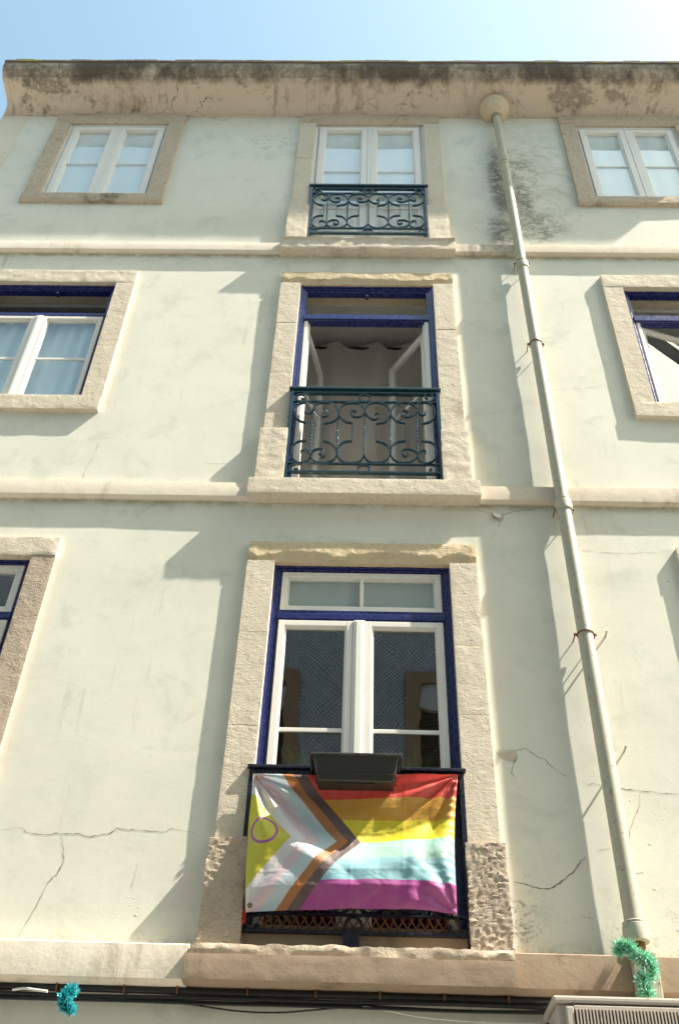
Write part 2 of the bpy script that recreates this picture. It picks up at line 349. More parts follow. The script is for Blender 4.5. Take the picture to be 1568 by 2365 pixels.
# ------------------------------------------------------------------ ground and street
def plane(name, x0, x1, y0, y1, z, mat, label=None):
    o = MB().poly([(x0, y0, z), (x1, y0, z), (x1, y1, z), (x0, y1, z)]).build(name, mat); tag(o, kind='structure'); return o
plane('ground', -300, 300, -300, 300, -.14, W['paving']); plane('road', -60, 60, -5.9, -1.3, -.136, W['asphalt'])
for y0, y1 in ((-1.3, 0.3), (-7.3, -5.9)):
    o = MB().box(-60, 60, y0, y1, -.135, 0, .01).build('pavement', W['paving']); tag(o, kind='structure')

# ------------------------------------------------------------------ apartment building
B = empty('apartment_building', (0, 0, 0))
tag(B, 'pale green plastered apartment house with limestone window surrounds and a stained cream cornice', 'building')
XL, XR = -4.02, 5.6
COLS = {'L': (-3.33, -2.19), 'M': (-.59, .55), 'R': (2.17, 3.30)}
LTOP = (-3.225, -2.16); RTOP = (2.146, 3.20)
# openings through the wall sheet (x0,x1,z0,z1): the middle of the surrounding stones
holes = []
def hole(i, z0, z1): holes.append((i[0] - .08, i[1] + .08, z0, z1))
hole(LTOP, 10.25, 11.86); hole(RTOP, 10.25, 11.86); hole(COLS['M'], 9.42, 11.86)
hole(COLS['L'], 7.26, 8.92); hole(COLS['R'], 7.26, 8.92); hole(COLS['M'], 6.36, 8.92)
hole(COLS['L'], 4.2, 5.81); hole(COLS['R'], 4.2, 5.81); hole(COLS['M'], 3.20, 5.80)
hole(COLS['L'], 0.4, 2.6); hole(COLS['R'], 0.4, 2.6); hole(COLS['M'], 0.05, 2.6)
def wy(x, z):
    return (noise.noise(Vector((x * .8, 3, z * .8))) * .0042 + noise.noise(Vector((x * 2.6, 7, z * 3.4))) * .0012 + noise.noise(Vector((x * 7, 1, z * 9))) * .00025)
def grid_axis(a, b, step, cuts):
    s = sorted(set([round(a + (b - a) * i / round((b - a) / step), 4) for i in range(round((b - a) / step) + 1)] + [round(c, 4) for c in cuts if a < c < b])); return s
xs = grid_axis(XL, XR, .045, [h[0] for h in holes] + [h[1] for h in holes]); zs = grid_axis(0, 12.02, .045, [h[2] for h in holes] + [h[3] for h in holes])
V = [(x, wy(x, z), z) for z in zs for x in xs]; F = []; nx = len(xs)
for j in range(len(zs) - 1):
    for i in range(nx - 1):
        cx = (xs[i] + xs[i + 1]) / 2; cz = (zs[j] + zs[j + 1]) / 2
        if any(h[0] < cx < h[1] and h[2] < cz < h[3] for h in holes): continue
        F.append((j * nx + i, j * nx + i + 1, (j + 1) * nx + i + 1, (j + 1) * nx + i))
me = bpy.data.meshes.new('wall'); me.from_pydata(V, [], F); me.update(); link('wall', me, W['wall'], B, 60)
# body behind: side walls, back wall, roof
MB().box(XL, XL + .25, .02, 9, 0, 12.0).build('side_wall', W['cream'], B)
MB().box(XR - .25, XR, .02, 9, 0, 12.0).build('side_wall', W['cream'], B)
MB().box(XL, XR, 9, 9.25, 0, 12.0).build('back_wall', W['cream'], B)
MB().box(XL + .02, XR, -.05, 9.25, 12.13, 12.24).build('roof', W['cornice'], B)
# cream corner strip at the left end
rough('corner_strip', XL - .003, -3.745, -.005, .02, 3.27, 12.0, .06, W['cream'], B, .001, 8, .0015, 2, .001)

# cornice: profile (t, z) swept along x and finely divided so the lip wears unevenly
prof = [(0, 11.985), (.02, 11.985), (.024, 12.015), (.04, 12.05), (.07, 12.078), (.115, 12.10), (.17, 12.115), (.23, 12.124), (.29, 12.13), (.345, 12.134),
        (.356, 12.136), (.360, 12.164), (.368, 12.168), (.385, 12.175), (.405, 12.195), (.42, 12.222), (.432, 12.245), (.436, 12.29), (.436, 12.335), (.44, 12.342), (.448, 12.345), (.448, 12.372), (.43, 12.378), (.0, 12.385)]
def sweep(name, prof, x0, x1, step, mat, amp, wear=0.0, seed=0.0, ends=True, skew=0.0):
    n = max(1, round((x1 - x0) / step)); V = []; F = []; m = len(prof)
    for i in range(n + 1):
        x = x0 + (x1 - x0) * i / n
        for k, (t, z) in enumerate(prof):
            d = nz((x, t, z), 9, seed) * amp + nz((x, t, z), 1.3, seed) * amp * 1.2
            wr = wear * max(0, noise.noise(Vector((x * 3.3, seed, z * 2)))) * (1 if t > .85 * max(p[0] for p in prof) else 0)
            if t < .003: d.y = 0; wr = 0
            V.append((x + (skew * (t / .44) ** .6 if i == 0 else d.x * .3), -t + d.y * .6 + wr, z + d.z))
    for i in range(n):
        for k in range(m - 1): F.append((i * m + k, (i + 1) * m + k, (i + 1) * m + k + 1, i * m + k + 1))
    if ends: F.append(tuple(range(m))); F.append(tuple(n * m + k for k in range(m))[::-1])
    me = bpy.data.meshes.new(name); me.from_pydata(V, [], F); me.update(); return me
link('cornice', sweep('cornice', prof, XL - .005, 4.12, .05, W['cornice'], .003, .012, skew=.13), W['cornice'], B, 32)
pr2 = [(t * .8, z) for t, z in prof]
link('cornice', sweep('cornice', pr2, 4.12, XR, .05, W['cornice'], .004, .012, 4.0), W['cornice'], B, 32)
# ridge of old roof tiles showing over the cornice lip
g_ = MB()
x = XL + .15
while x < 4.1:
    L = random.uniform(.18, .32); g_.box(x, x + L - .012, -.445 + random.uniform(0, .012), -.2, 12.380, 12.392 + random.uniform(0, .016), .004); x += L
g_.build('coping_stones', W['cornice'], B)

# string courses
def course(zb, zt, t, x0, x1, mat, name='string_course', seed=1.0, under=.03):
    p = [(0, zb - .002), (t * .55, zb - under * .3), (t, zb + under * .35), (t + .003, zb + .5 * (zt - zb)), (t - .002, zt - .006), (t - .010, zt), (0, zt + .008)]
    return link(name, sweep(name, p, x0, x1, .04, mat, .0009, .002, seed), mat, B, 28)
course(9.325, 9.46, .047, XL, -.79, W['cream'], seed=1); course(9.325, 9.46, .047, .755, XR, W['cream_dirty'], seed=2)
course(6.275, 6.42, .047, XL, -.81, W['cream'], seed=3); course(6.275, 6.42, .047, .78, XR, W['cream_dirty'], seed=4)
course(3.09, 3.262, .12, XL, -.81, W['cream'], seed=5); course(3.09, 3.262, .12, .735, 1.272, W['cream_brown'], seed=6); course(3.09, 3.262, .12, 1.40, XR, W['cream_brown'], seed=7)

T = .035
def chips(z_edge, depth, h, seed, lo=-1, top=False):
    """broken lower (or upper) arris of a lintel"""
    def f(x, y, z):
        k = noise.noise(Vector((x * 3.1, seed, 0))) * .8 + noise.noise(Vector((x * 11, seed, 4))) * .5 + .25
        hh = h * (.55 + k); d = (z - z_edge) if not top else (z_edge - z)
        if y < .03 and d < hh and hh > 0: return Vector((0, depth * min(1, (hh - d) / max(hh, 1e-3) * 2.2) * (1 - max(0, y) / .03 * .0), 0))
        return Vector((0, 0, 0))
    return f
def surround(ix, z0, z1, kind, mats, top_h=.17, jw=.17, plinth=None, sill=None):
    """limestone frame round an opening ix=(x0,x1), z0..z1"""
    a, b = ix; jm, lm, pm, sm = mats; yb = .20
    jb = z0 if plinth is None else plinth[0]
    for s in (0, 1):
        x0, x1 = (a - jw, a) if s == 0 else (b, b + jw)
        # jambs are cut from two or three long stones
        L = z1 - jb; cuts = [jb] + ([jb + L * (.36 + .05 * s), jb + L * (.70 - .04 * s)] if L > 1.8 else [jb + L * (.55 + .1 * s)] if L > 1.6 else []) + [z1]
        for c0, c1 in zip(cuts, cuts[1:]):
            rough('jamb_stone', x0, x1, -T + .0015 * math.sin(c0 * 9 + s), yb, c0 + .0015, c1 - .0015, .018, jm, B, .0007, 24, .0009, 3.0, .003)
        if plinth:
            e = plinth[1]; xx0, xx1 = (x0 - .018, a + .012) if s == 0 else (b - .012, x1 + .018)
            rough('plinth_stone', xx0, xx1, -plinth[2], yb, z0 + .002, plinth[0], plinth[3], pm, B, plinth[4], 14 if plinth[4] < .005 else 46, plinth[4] * .8, 6, .004)
    rough('lintel_stone', a - jw, b + jw, -T - .004, yb, z1, z1 + top_h, .018, lm, B, .0025, 14, .003, 3, .005, extra=chips(z1, .020, .06, a + z1) if lm is not W['stone'] else None)
MT = (W['stone'], W['stone_old'], W['stone'], W['stone'])
# top floor small windows
for ix in (LTOP, RTOP):
    surround(ix, 10.32, 11.79, 'small', (W['stone_old'], W['stone_old'], None, None), .185, .155)
    rough('sill_stone', ix[0] - .165, ix[1] + .16, -T - .006, .2, 10.185, 10.318, .018, W['stone_old'], B, .0025, 14, .003, 3, .006, extra=chips(10.185, .012, .03, ix[0]))
# top balcony window
surround(COLS['M'], 9.455, 11.79, 'balcony', (W['stone'], W['stone_old'], W['stone'], None), .19, .165, plinth=(10.11, 0, .055, .018, .002))
rough('sill_stone', -.805, .765, -.115, .2, 9.30, 9.452, .018, W['stone'], B, .0025, 16, .003, 3, .01, extra=chips(9.42, .02, .03, 8, top=False))
# second row
for c in 'LR':
    ix = COLS[c]; surround(ix, 7.335, 8.83, 'small', MT[:1] + (W['stone'],) + MT[2:], .175, .16 if c == 'L' else .165)
    rough('sill_stone', ix[0] - .165, ix[1] + .155, -T - .006, .2, 7.175, 7.333, .018, W['stone'], B, .0012, 20, .0015, 3, .004)
surround(COLS['M'], 6.41, 8.85, 'balcony', (W['stone'], W['stone_ochre'], W['stone'], None), .155, .172, plinth=(6.955, 0, .075, .014, .003))
rough('sill_stone', -.815, .785, -.112, .2, 6.265, 6.408, .018, W['stone'], B, .0012, 20, .0015, 4, .004)
# lower row
for c in 'LR':
    ix = COLS[c]; surround(ix, 4.25, 5.735, 'small', (W['stone_rough'] if c == 'L' else W['stone'], W['stone'], None, None), .155, .16 if c == 'L' else .135)
    rough('sill_stone', ix[0] - .165, ix[1] + .155, -T - .006, .2, 4.09, 4.248, .03, W['stone'], B, .0012, 20, .0015, 3, .004)
surround(COLS['M'], 3.255, 5.725, 'balcony', (W['stone'], W['stone_ochre'], W['stone_rough'], None), .155, .175, plinth=(3.815, 0, .085, .009, .0055))
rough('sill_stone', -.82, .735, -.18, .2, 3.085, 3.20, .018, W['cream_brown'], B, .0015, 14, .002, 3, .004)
rough('sill_stone', -.80, .725, -.168, .2, 3.202, 3.252, .016, W['stone_old'], B, .007, 14, .008, 5, .012)
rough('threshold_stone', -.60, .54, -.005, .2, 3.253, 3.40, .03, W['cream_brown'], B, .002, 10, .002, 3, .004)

# ------------------------------------------------------------------ windows (parts of the building)
def frame(mb, x0, x1, z0, z1, w, y0, y1, b=.004, bot=True, wt=None):
    wt = wt or w
    mb.box(x0, x0 + w, y0, y1, z0, z1, b); mb.box(x1 - w, x1, y0, y1, z0, z1, b); mb.box(x0 + w - .001, x1 - w + .001, y0 + .0008, y1 - .0008, z1 - wt, z1, b)
    if bot: mb.box(x0 + w - .001, x1 - w + .001, y0 + .0008, y1 - .0008, z0, z0 + w, b)
    return mb
def steps(mb, x0, x1, z0, z1, w, y0, y1, n=3, bot=True):
    """stepped moulding: nested frames, each set further back"""
    for i in range(n):
        k = w * i / n; frame(mb, x0 + k, x1 - k, z0 + (k if bot else 0), z1 - k, w / n + .004, y0 + .011 * i, y1, .003, bot)
def room(x0, x1, z0, z1, name='room', mat='room', d=3.2, ix=None, zz=None):
    a, b = ix; c, e = zz; mb = MB(); t = .04; y = .2
    mb.box(x0, a, y, y + t, z0, z1); mb.box(b, x1, y, y + t, z0, z1); mb.box(a, b, y, y + t, e, z1)
    if c > z0 + .01: mb.box(a, b, y, y + t, z0, c)
    mb.box(x0, x1, y + d, y + d + t, z0, z1); mb.box(x0 - t, x0, y, y + d, z0, z1); mb.box(x1, x1 + t, y, y + d, z0, z1); mb.box(x0, x1, y, y + d, z1, z1 + t); mb.box(x0, x1, y, y + d, z0 - t, z0)
    return mb.build('room', W[mat], B)
def pane(x0, x1, z0, z1, y, par, mat='glass', name='pane'):
    return MB().box(x0, x1, y, y + .004, z0, z1).build(name, W[mat], par)
def sash(x0, x1, z0, z1, w, y0, y1, par, name='sash'):
    mb = MB(); frame(mb, x0, x1, z0, z1, w, y0, y1, .004); frame(mb, x0 + w - .002, x1 - w + .002, z0 + w - .002, z1 - w + .002, .014, y0 + .012, y1 - .004, .003)
    return mb.build(name, W['white'], par)

# rooms behind
room(-3.65, -1.85, 9.75, 11.9, ix=LTOP, zz=(10.3, 11.8)); room(1.85, 3.65, 9.75, 11.9, ix=RTOP, zz=(10.3, 11.8)); room(-1.4, 1.4, 9.4, 11.92, ix=COLS['M'], zz=(9.4, 11.8))
room(-3.65, -1.7, 6.4, 9.12, ix=COLS['L'], zz=(7.3, 8.84)); room(1.7, 3.9, 6.4, 9.12, ix=COLS['R'], zz=(7.3, 8.84)); room(-.85, .82, 6.3, 9.26, ix=COLS['M'], zz=(6.3, 8.9), d=1.3)
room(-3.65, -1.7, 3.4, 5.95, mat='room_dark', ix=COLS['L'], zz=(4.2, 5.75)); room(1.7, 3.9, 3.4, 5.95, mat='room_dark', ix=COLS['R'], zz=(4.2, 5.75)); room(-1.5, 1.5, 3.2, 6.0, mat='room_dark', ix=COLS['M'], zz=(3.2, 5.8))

def small_white(ix, z0, z1):
    a, b = ix; y0 = .0; m = (a + b) / 2 - .0
    wmb = MB(); steps(wmb, a + .002, b - .002, z0, z1, .055, y0, y0 + .07); wmb.box(m - .012, m + .012, y0 - .008, y0 + .06, z0 + .05, z1 - .05, .003)
    wd = wmb.build('window', W['white'], B)
    for x0, x1 in ((a + .052, m - .013), (m + .013, b - .052)):
        sash(x0, x1, z0 + .05, z1 - .05, .062, y0 - .004, y0 + .05, wd)
        pane(x0 + .06, x1 - .06, z0 + .11, z1 - .11, y0 + .03, wd)
        MB().box(x0 + .06, x1 - .06, y0 + .020, y0 + .026, 10.99, 11.012, .002).build('glazing_bar', W['white'], wd)
    return wd
small_white((LTOP[0] - .01, LTOP[1] + .01), 10.28, 11.79); small_white((RTOP[0] - .01, RTOP[1] + .01), 10.28, 11.79)
# top balcony door, white, glazed above solid panels
a, b = COLS['M']; y0 = .0
mb = MB(); steps(mb, a - .01, b + .01, 9.45, 11.80, .055, y0, y0 + .08); m = -.022
mb.box(m - .014, m + .014, y0 - .008, y0 + .06, 9.5, 11.76, .003)
wd = mb.build('window', W['white'], B)
for x0, x1 in ((a + .045, m - .015), (m + .015, b - .045)):
    sash(x0, x1, 9.50, 11.76, .062, y0 - .004, y0 + .05, wd)
    pane(x0 + .06, x1 - .06, 10.17, 11.70, y0 + .03, wd)
    MB().box(x0 + .06, x1 - .06, y0 + .02, y0 + .026, 10.86, 10.88, .002).build('glazing_bar', W['white'], wd)
    q = MB(); q.box(x0 + .055, x1 - .055, y0 + .014, y0 + .04, 9.56, 10.17, .004); q.box(x0 + .058, x1 - .058, y0 + .004, y0 + .03, 10.13, 10.18, .006)
    q.box(x0 + .095, x1 - .095, y0 + .006, y0 + .02, 9.64, 9.98, .008); q.build('door_panel', W['white'], wd)

def blue_window(ix, z0, z1, zt0, zt1, y0, casements=True, door=False, fw=.05):
    """navy outer frame with a transom bar from zt0 to zt1"""
    a, b = ix; mb = MB(); steps(mb, a - .008, b + .008, z0, z1, fw + .008, y0, y0 + .085, 3, bot=False)
    mb.box(a + fw - .01, b - fw + .01, y0 + .012, y0 + .08, zt0, zt1, .005); mb.box(a + fw - .01, b - fw + .01, y0 + .004, y0 + .06, zt0 + .012, zt1 - .03, .004)
    return mb.build('window', W['blue'], B)
# lower row centre
ix = COLS['M']; y0 = .02
wd = blue_window(ix, 3.31, 5.735, 5.287, 5.374, y0, fw=.055)
sash(-.535, .493, 5.370, 5.682, .036, y0 + .014, y0 + .065, wd); MB().box(-.030, -.006, y0 + .022, y0 + .05, 5.405, 5.65, .003).build('glazing_bar', W['white'], wd)
pane(-.50, .46, 5.405, 5.65, y0 + .045, wd, 'glass_top')
mb = MB().box(-.066, .008, y0 - .004, y0 + .06, 3.315, 5.29, .006); mb.box(-.050, -.010, y0 - .012, y0 + .03, 3.32, 5.285, .005); mb.build('mullion', W['white'], wd)
for x0, x1 in ((-.535, -.067), (.009, .493)):
    sash(x0, x1, 3.315, 5.288, .040, y0 + .004, y0 + .058, wd)
    pane(x0 + .04, x1 - .04, 3.93, 5.25, y0 + .035, wd, 'glass3'); pane(x0 + .04, x1 - .04, 3.36, 3.86, y0 + .035, wd, 'glass3')
    MB().box(x0 + .04, x1 - .04, y0 + .024, y0 + .034, 4.512, 4.538, .003).build('glazing_bar', W['white'], wd)
    MB().box(x0 + .035, x1 - .035, y0 + .010, y0 + .05, 3.86, 3.93, .004).build('rail', W['white'], wd)
# lower row left and right
for c in 'LR':
    a, b = COLS[c]; y0 = .02; wd = blue_window((a, b), 4.25, 5.745, 5.25, 5.32, y0)
    m = (a + b) / 2 - .005; sash(a + .05, b - .05, 5.32, 5.70, .040, y0 + .014, y0 + .06, wd); pane(a + .08, b - .08, 5.35, 5.66, y0 + .04, wd)
    MB().box(m - .035, m + .035, y0, y0 + .06, 4.26, 5.25, .006).build('mullion', W['white'], wd)
    for x0, x1 in ((a + .05, m - .036), (m + .036, b - .05)):
        sash(x0, x1, 4.26, 5.25, .040, y0 + .004, y0 + .058, wd); pane(x0 + .04, x1 - .04, 4.3, 5.22, y0 + .035, wd)
# second row left: casements shut, transom light open
a, b = COLS['L']; y0 = .0; wd = blue_window((a, b), 7.335, 8.835, 8.385, 8.447, y0, fw=.042)
m = (a + b) / 2 - .005
mb = MB().box(m - .034, m + .034, y0 - .004, y0 + .06, 7.34, 8.388, .006); mb.box(m - .015, m + .015, y0 - .012, y0 + .03, 7.34, 8.38, .005); mb.build('mullion', W['white'], wd)
for x0, x1 in ((a + .04, m - .035), (m + .035, b - .04)):
    sash(x0, x1, 7.34, 8.388, .032, y0 + .004, y0 + .058, wd); pane(x0 + .03, x1 - .03, 7.37, 8.36, y0 + .035, wd)
    MB().box(x0 + .03, x1 - .03, y0 + .022, y0 + .032, 7.835, 7.857, .003).build('glazing_bar', W['white'], wd)
MB().box(m + .05, m + .075, y0 + .02, y0 + .06, 8.735, 8.77, .003).build('catch', W['blue'], wd)
def swing(par, hx, y, ang, width, z0, z1, side, bar=None, w=.05, mat='glass'):
    """casement swung inwards: hinge at hx; side=+1 extends towards +x when shut"""
    mb = MB(); d = .045
    frame(mb, 0, width, z0, z1, w, 0, d, .004); frame(mb, w - .002, width - w + .002, z0 + w - .002, z1 - w + .002, .012, .006, d - .006, .003)
    if bar: mb.box(w, width - w, .012, .03, bar, bar + .022, .003)
    R = Matrix.Translation((hx, y, 0)) @ Matrix.Rotation(ang, 4, 'Z') if side > 0 else Matrix.Translation((hx, y, 0)) @ Matrix.Rotation(-ang, 4, 'Z') @ Matrix.Diagonal((-1, 1, 1, 1))
    mb.v = [tuple(R @ Vector(v)) for v in mb.v]; o = mb.build('sash', W['white'], par)
    p = MB().box(w, width - w, .02, .024, z0 + w, z1 - w); p.v = [tuple(R @ Vector(v)) for v in p.v]; p.build('pane', W[mat], par); return o
# second row centre: tall casements swung inwards
y0 = .0; wd = blue_window(COLS['M'], 6.42, 8.862, 8.376, 8.467, y0, fw=.056)
MB().box(-.536, -.505, y0 + .02, y0 + .10, 6.43, 8.378, .004).box(-.52, -.490, y0 + .045, y0 + .10, 6.43, 8.375, .004).build('casement_frame', W['white'], wd); MB().box(.465, .497, y0 + .02, y0 + .10, 6.43, 8.378, .004).box(.452, .475, y0 + .045, y0 + .10, 6.43, 8.375, .004).build('casement_frame', W['white'], wd)
MB().box(-.50, .46, y0 + .03, y0 + .10, 8.464, 8.476, .003).build('toplight_sill', W['white'], wd)
MB().box(-.03, -.005, y0 + .02, y0 + .06, 8.735, 8.765, .003).build('catch', W['blue'], wd)
swing(wd, -.50, y0 + .10, math.radians(77), .52, 6.45, 8.37, 1, 7.66); swing(wd, .465, y0 + .10, math.radians(57), .52, 6.45, 8.37, -1, 7.66)
# second row right: left casement ajar
a, b = COLS['R']; wd = blue_window((a, b), 7.335, 8.862, 8.395, 8.49, y0, fw=.05)
MB().box(a + .055, a + .082, y0 + .02, y0 + .10, 7.34, 8.398, .004).build('casement_frame', W['white'], wd); MB().box(b - .082, b - .055, y0 + .02, y0 + .1, 7.34, 8.398, .004).build('casement_frame', W['white'], wd)
swing(wd, a + .08, y0 + .05, math.radians(18), .475, 7.36, 8.39, 1, None, .04); swing(wd, b - .08, y0 + .05, math.radians(16), .475, 7.36, 8.39, -1, None, .04)

# ------------------------------------------------------------------ curtains, blinds
def curtain(name, x0, x1, z0, z1, y, amp, waves, mat, label, cat='curtain', rings=False, seed=0, group=None):
    nx = max(24, int((x1 - x0) / .01)); nzv = 24; V = []; F = []
    for j in range(nzv + 1):
        z = z0 + (z1 - z0) * j / nzv
        for i in range(nx + 1):
            x = x0 + (x1 - x0) * i / nx; ph = (x - x0) / (x1 - x0) * waves * 2 * math.pi + noise.noise(Vector((x * 2, seed, z * .6))) * 1.6
            top = (.075 * max(0, math.cos(ph)) ** 1.0 if (rings and j == nzv) else 0)
            V.append((x, y + amp * math.sin(ph) * (.7 + .5 * noise.noise(Vector((x * 3, seed + 5, 0)))), z - top))
    for j in range(nzv):
        for i in range(nx): F.append((j * (nx + 1) + i, j * (nx + 1) + i + 1, (j + 1) * (nx + 1) + i + 1, (j + 1) * (nx + 1) + i))
    me = bpy.data.meshes.new(name); me.from_pydata(V, [], F); me.update(); o = link(name, me, W[mat], None, 180)
    return tag(o, label, cat, group)
curtain('curtain', -3.2, -2.17, 10.2, 11.92, .042, .003, 5, 'sheer', 'white sheer curtain behind the top left white window', seed=1)
curtain('curtain', -.56, .52, 10.1, 11.92, .042, .003, 5, 'sheer', 'white sheer curtain behind the top middle balcony window', seed=2)
curtain('curtain', 2.16, 3.20, 10.2, 11.92, .042, .003, 5, 'sheer', 'white sheer curtain behind the top right white window', seed=3)
curtain('curtain', -3.32, -2.2, 7.25, 8.50, .10, .012, 9, 'bluecurt', 'pale blue gathered curtain behind the shut navy framed window at the left', seed=4)
cb = curtain('curtain', -.83, .80, 6.33, 9.11, .82, .035, 5, 'brown', 'taupe eyelet curtain hanging inside the open balcony window', rings=True, seed=5)
curtain('curtain', 2.7, 3.7, 6.5, 9.0, 1.0, .03, 5, 'sheer', 'white curtain inside the ajar window at the right', seed=6)
o = MB().tube([(-.84, .84, 9.06), (.81, .84, 9.06)], .014, 10).build('curtain_rod', W['dark'], None, 60); tag(o, 'dark curtain rod across the room of the open balcony window', 'curtain rod')
o = MB().box(-.50, .46, .075, .079, 5.37, 5.70).build('blind', W['blind']); tag(o, 'grey green blind behind the top light of the lowest balcony window', 'blind')
# ------------------------------------------------------------------ railings
SC = {'a0':[(-0.449,0.625),(-0.424,0.602),(-0.397,0.626),(-0.385,0.681),(-0.413,0.72),(-0.454,0.728),(-0.502,0.703),(-0.526,0.636),(-0.51,0.564),(-0.475,0.524),(-0.429,0.505)],'a1':[(-0.305,0.64),(-0.313,0.649),(-0.294,0.658),(-0.268,0.628),(-0.279,0.586),(-0.314,0.572),(-0.355,0.597),(-0.38,0.656)],'a2':[(-0.38,0.656),(-0.372,0.699),(-0.337,0.728),(-0.28,0.731),(-0.231,0.708),(-0.201,0.648),(-0.195,0.588),(-0.225,0.528),(-0.299,0.498)],'a3':[(-0.093,0.507),(-0.149,0.53),(-0.187,0.588),(-0.19,0.648),(-0.166,0.703),(-0.11,0.731),(-0.053,0.727),(-0.012,0.687),(0.0,0.633),(-0.019,0.591),(-0.059,0.576),(-0.095,0.59),(-0.106,0.619),(-0.088,0.644),(-0.06,0.638),(-0.068,0.623)],'a4':[(0.08,0.605),(0.088,0.621),(0.107,0.605),(0.097,0.561),(0.061,0.551),(0.025,0.586),(0.004,0.639),(0.012,0.688),(0.044,0.729),(0.1,0.738),(0.157,0.715),(0.189,0.655),(0.188,0.595),(0.156,0.529),(0.089,0.505)],'a5':[(0.302,0.512),(0.239,0.537),(0.203,0.589),(0.201,0.655),(0.225,0.71),(0.27,0.738),(0.326,0.739),(0.37,0.713),(0.389,0.659),(0.368,0.604),(0.316,0.58),(0.28,0.597),(0.275,0.632),(0.297,0.653),(0.321,0.645),(0.312,0.633)],'a6':[(0.453,0.642),(0.452,0.615),(0.428,0.605),(0.4,0.635),(0.39,0.683),(0.411,0.732),(0.456,0.747),(0.503,0.721),(0.525,0.655),(0.518,0.583),(0.481,0.53),(0.421,0.509)],'b0':[(-0.449,0.188),(-0.45,0.21),(-0.423,0.216),(-0.399,0.189),(-0.387,0.15),(-0.406,0.106),(-0.447,0.087),(-0.494,0.11),(-0.523,0.175),(-0.514,0.253),(-0.479,0.304),(-0.417,0.314)],'b1':[(-0.302,0.174),(-0.321,0.174),(-0.312,0.152),(-0.286,0.156),(-0.272,0.191),(-0.288,0.224),(-0.327,0.232),(-0.365,0.209),(-0.385,0.161),(-0.364,0.118),(-0.317,0.092),(-0.264,0.095),(-0.219,0.121),(-0.196,0.176),(-0.208,0.237),(-0.24,0.292),(-0.296,0.314)],'b2':[(-0.089,0.317),(-0.144,0.305),(-0.181,0.26),(-0.193,0.204),(-0.182,0.149),(-0.15,0.106),(-0.104,0.094),(-0.051,0.099),(-0.017,0.125),(0.002,0.169)],'b3':[(0.002,0.169),(0.022,0.126),(0.064,0.099),(0.109,0.1),(0.159,0.123),(0.188,0.183),(0.179,0.244),(0.148,0.294),(0.086,0.321)],'b4':[(0.298,0.327),(0.241,0.312),(0.206,0.273),(0.192,0.211),(0.201,0.156),(0.228,0.119),(0.277,0.101),(0.338,0.115),(0.383,0.165),(0.371,0.215),(0.325,0.241),(0.282,0.229),(0.274,0.196),(0.293,0.167),(0.318,0.186),(0.309,0.197)],'b5':[(0.443,0.199),(0.444,0.225),(0.425,0.229),(0.401,0.204),(0.386,0.165),(0.406,0.117),(0.452,0.101),(0.498,0.129),(0.526,0.195),(0.518,0.262),(0.489,0.312),(0.42,0.327)],'c0':[(-0.473,0.78),(-0.477,0.771),(-0.457,0.773),(-0.463,0.81),(-0.496,0.822),(-0.523,0.794),(-0.517,0.751),(-0.475,0.734),(-0.426,0.735)],'c1':[(0.469,0.794),(0.477,0.788),(0.457,0.802),(0.462,0.834),(0.499,0.84),(0.521,0.807),(0.513,0.77),(0.472,0.753),(0.424,0.75)],'d0':[(-0.481,0.013),(-0.487,0.024),(-0.466,0.024),(-0.465,0.003),(-0.487,-0.004),(-0.52,0.013),(-0.522,0.05),(-0.492,0.072),(-0.439,0.079)],'d1':[(0.47,0.027),(0.48,0.043),(0.466,0.032),(0.467,0.008),(0.501,0.003),(0.526,0.028),(0.519,0.07),(0.485,0.086),(0.436,0.087)]}
def railing(cx, yb, z0, zs_, mat, label, hw=.566):
    """cx centre, yb depth of the bars, z0 height of the bottom rail, zs_ vertical scale"""
    R = empty('balcony_railing', (cx, -yb, z0)); tag(R, label, 'railing', 'wrought iron balcony railings'); m = W[mat]
    f = lambda p: (p[0], p[1] * zs_)
    H = .865 * zs_
    MB().box(-hw - .012, hw + .012, -.030, .030, H, H + .020, .004).box(-hw, hw, -.012, .022, H - .030, H, .003).build('top_rail', m, R)
    MB().box(-hw, hw, -.010, .010, .738 * zs_, .738 * zs_ + .011, .002).build('rail', m, R)
    MB().box(-hw, hw, -.010, .010, .080 * zs_, .080 * zs_ + .011, .002).build('rail', m, R)
    MB().box(-hw, hw, -.014, .014, -.010, .006, .002).build('rail', m, R)
    for s in (-1, 1): MB().box(s * (hw - .013) - .014, s * (hw - .013) + .014, -.016, .018, -.10, H, .003).build('post', m, R)
    for k, P in SC.items():
        MB().ribbon(spline([f(p) for p in P], 6), .0085, -.010, .010).build('scroll', m, R, 40)
    for z in (.787, .034): MB().ribbon([(.043 * math.cos(t), z * zs_ + .040 * zs_ * math.sin(t)) for t in [2 * math.pi * i / 28 for i in range(29)]], .007, -.010, .010).build('ring', m, R, 40)
    for i, (x, a, b) in enumerate(((-.387, .66, .165), (-.194, .60, .20), (.002, .64, .168), (.193, .60, .205), (.388, .66, .168))):
        n = 60; mb = MB(); i0 = 0; r = .0078                    # square bar twisted along its length
        for k in range(n + 1):
            z = (b + (a - b) * k / n) * zs_; tw = k * .36
            for j in range(4): mb.v.append((x + r * math.cos(tw + j * math.pi / 2), r * math.sin(tw + j * math.pi / 2), z))
        for k in range(n):
            for j in range(4): mb.f.append((k * 4 + j, k * 4 + (j + 1) % 4, k * 4 + 4 + (j + 1) % 4, k * 4 + 4 + j)); mb.mi.append(0)
        mb.build('twisted_bar', m, R)
    for x, a, b in ((-.420, .505, .314), (-.298, .498, .316), (-.089, .507, .317), (.087, .505, .323), (.300, .515, .327), (.42, .509, .327)):
        MB().box(x - .003, x + .003, -.010, .010, b * zs_ - .003, a * zs_ + .003).build('strap', m, R)
    return R
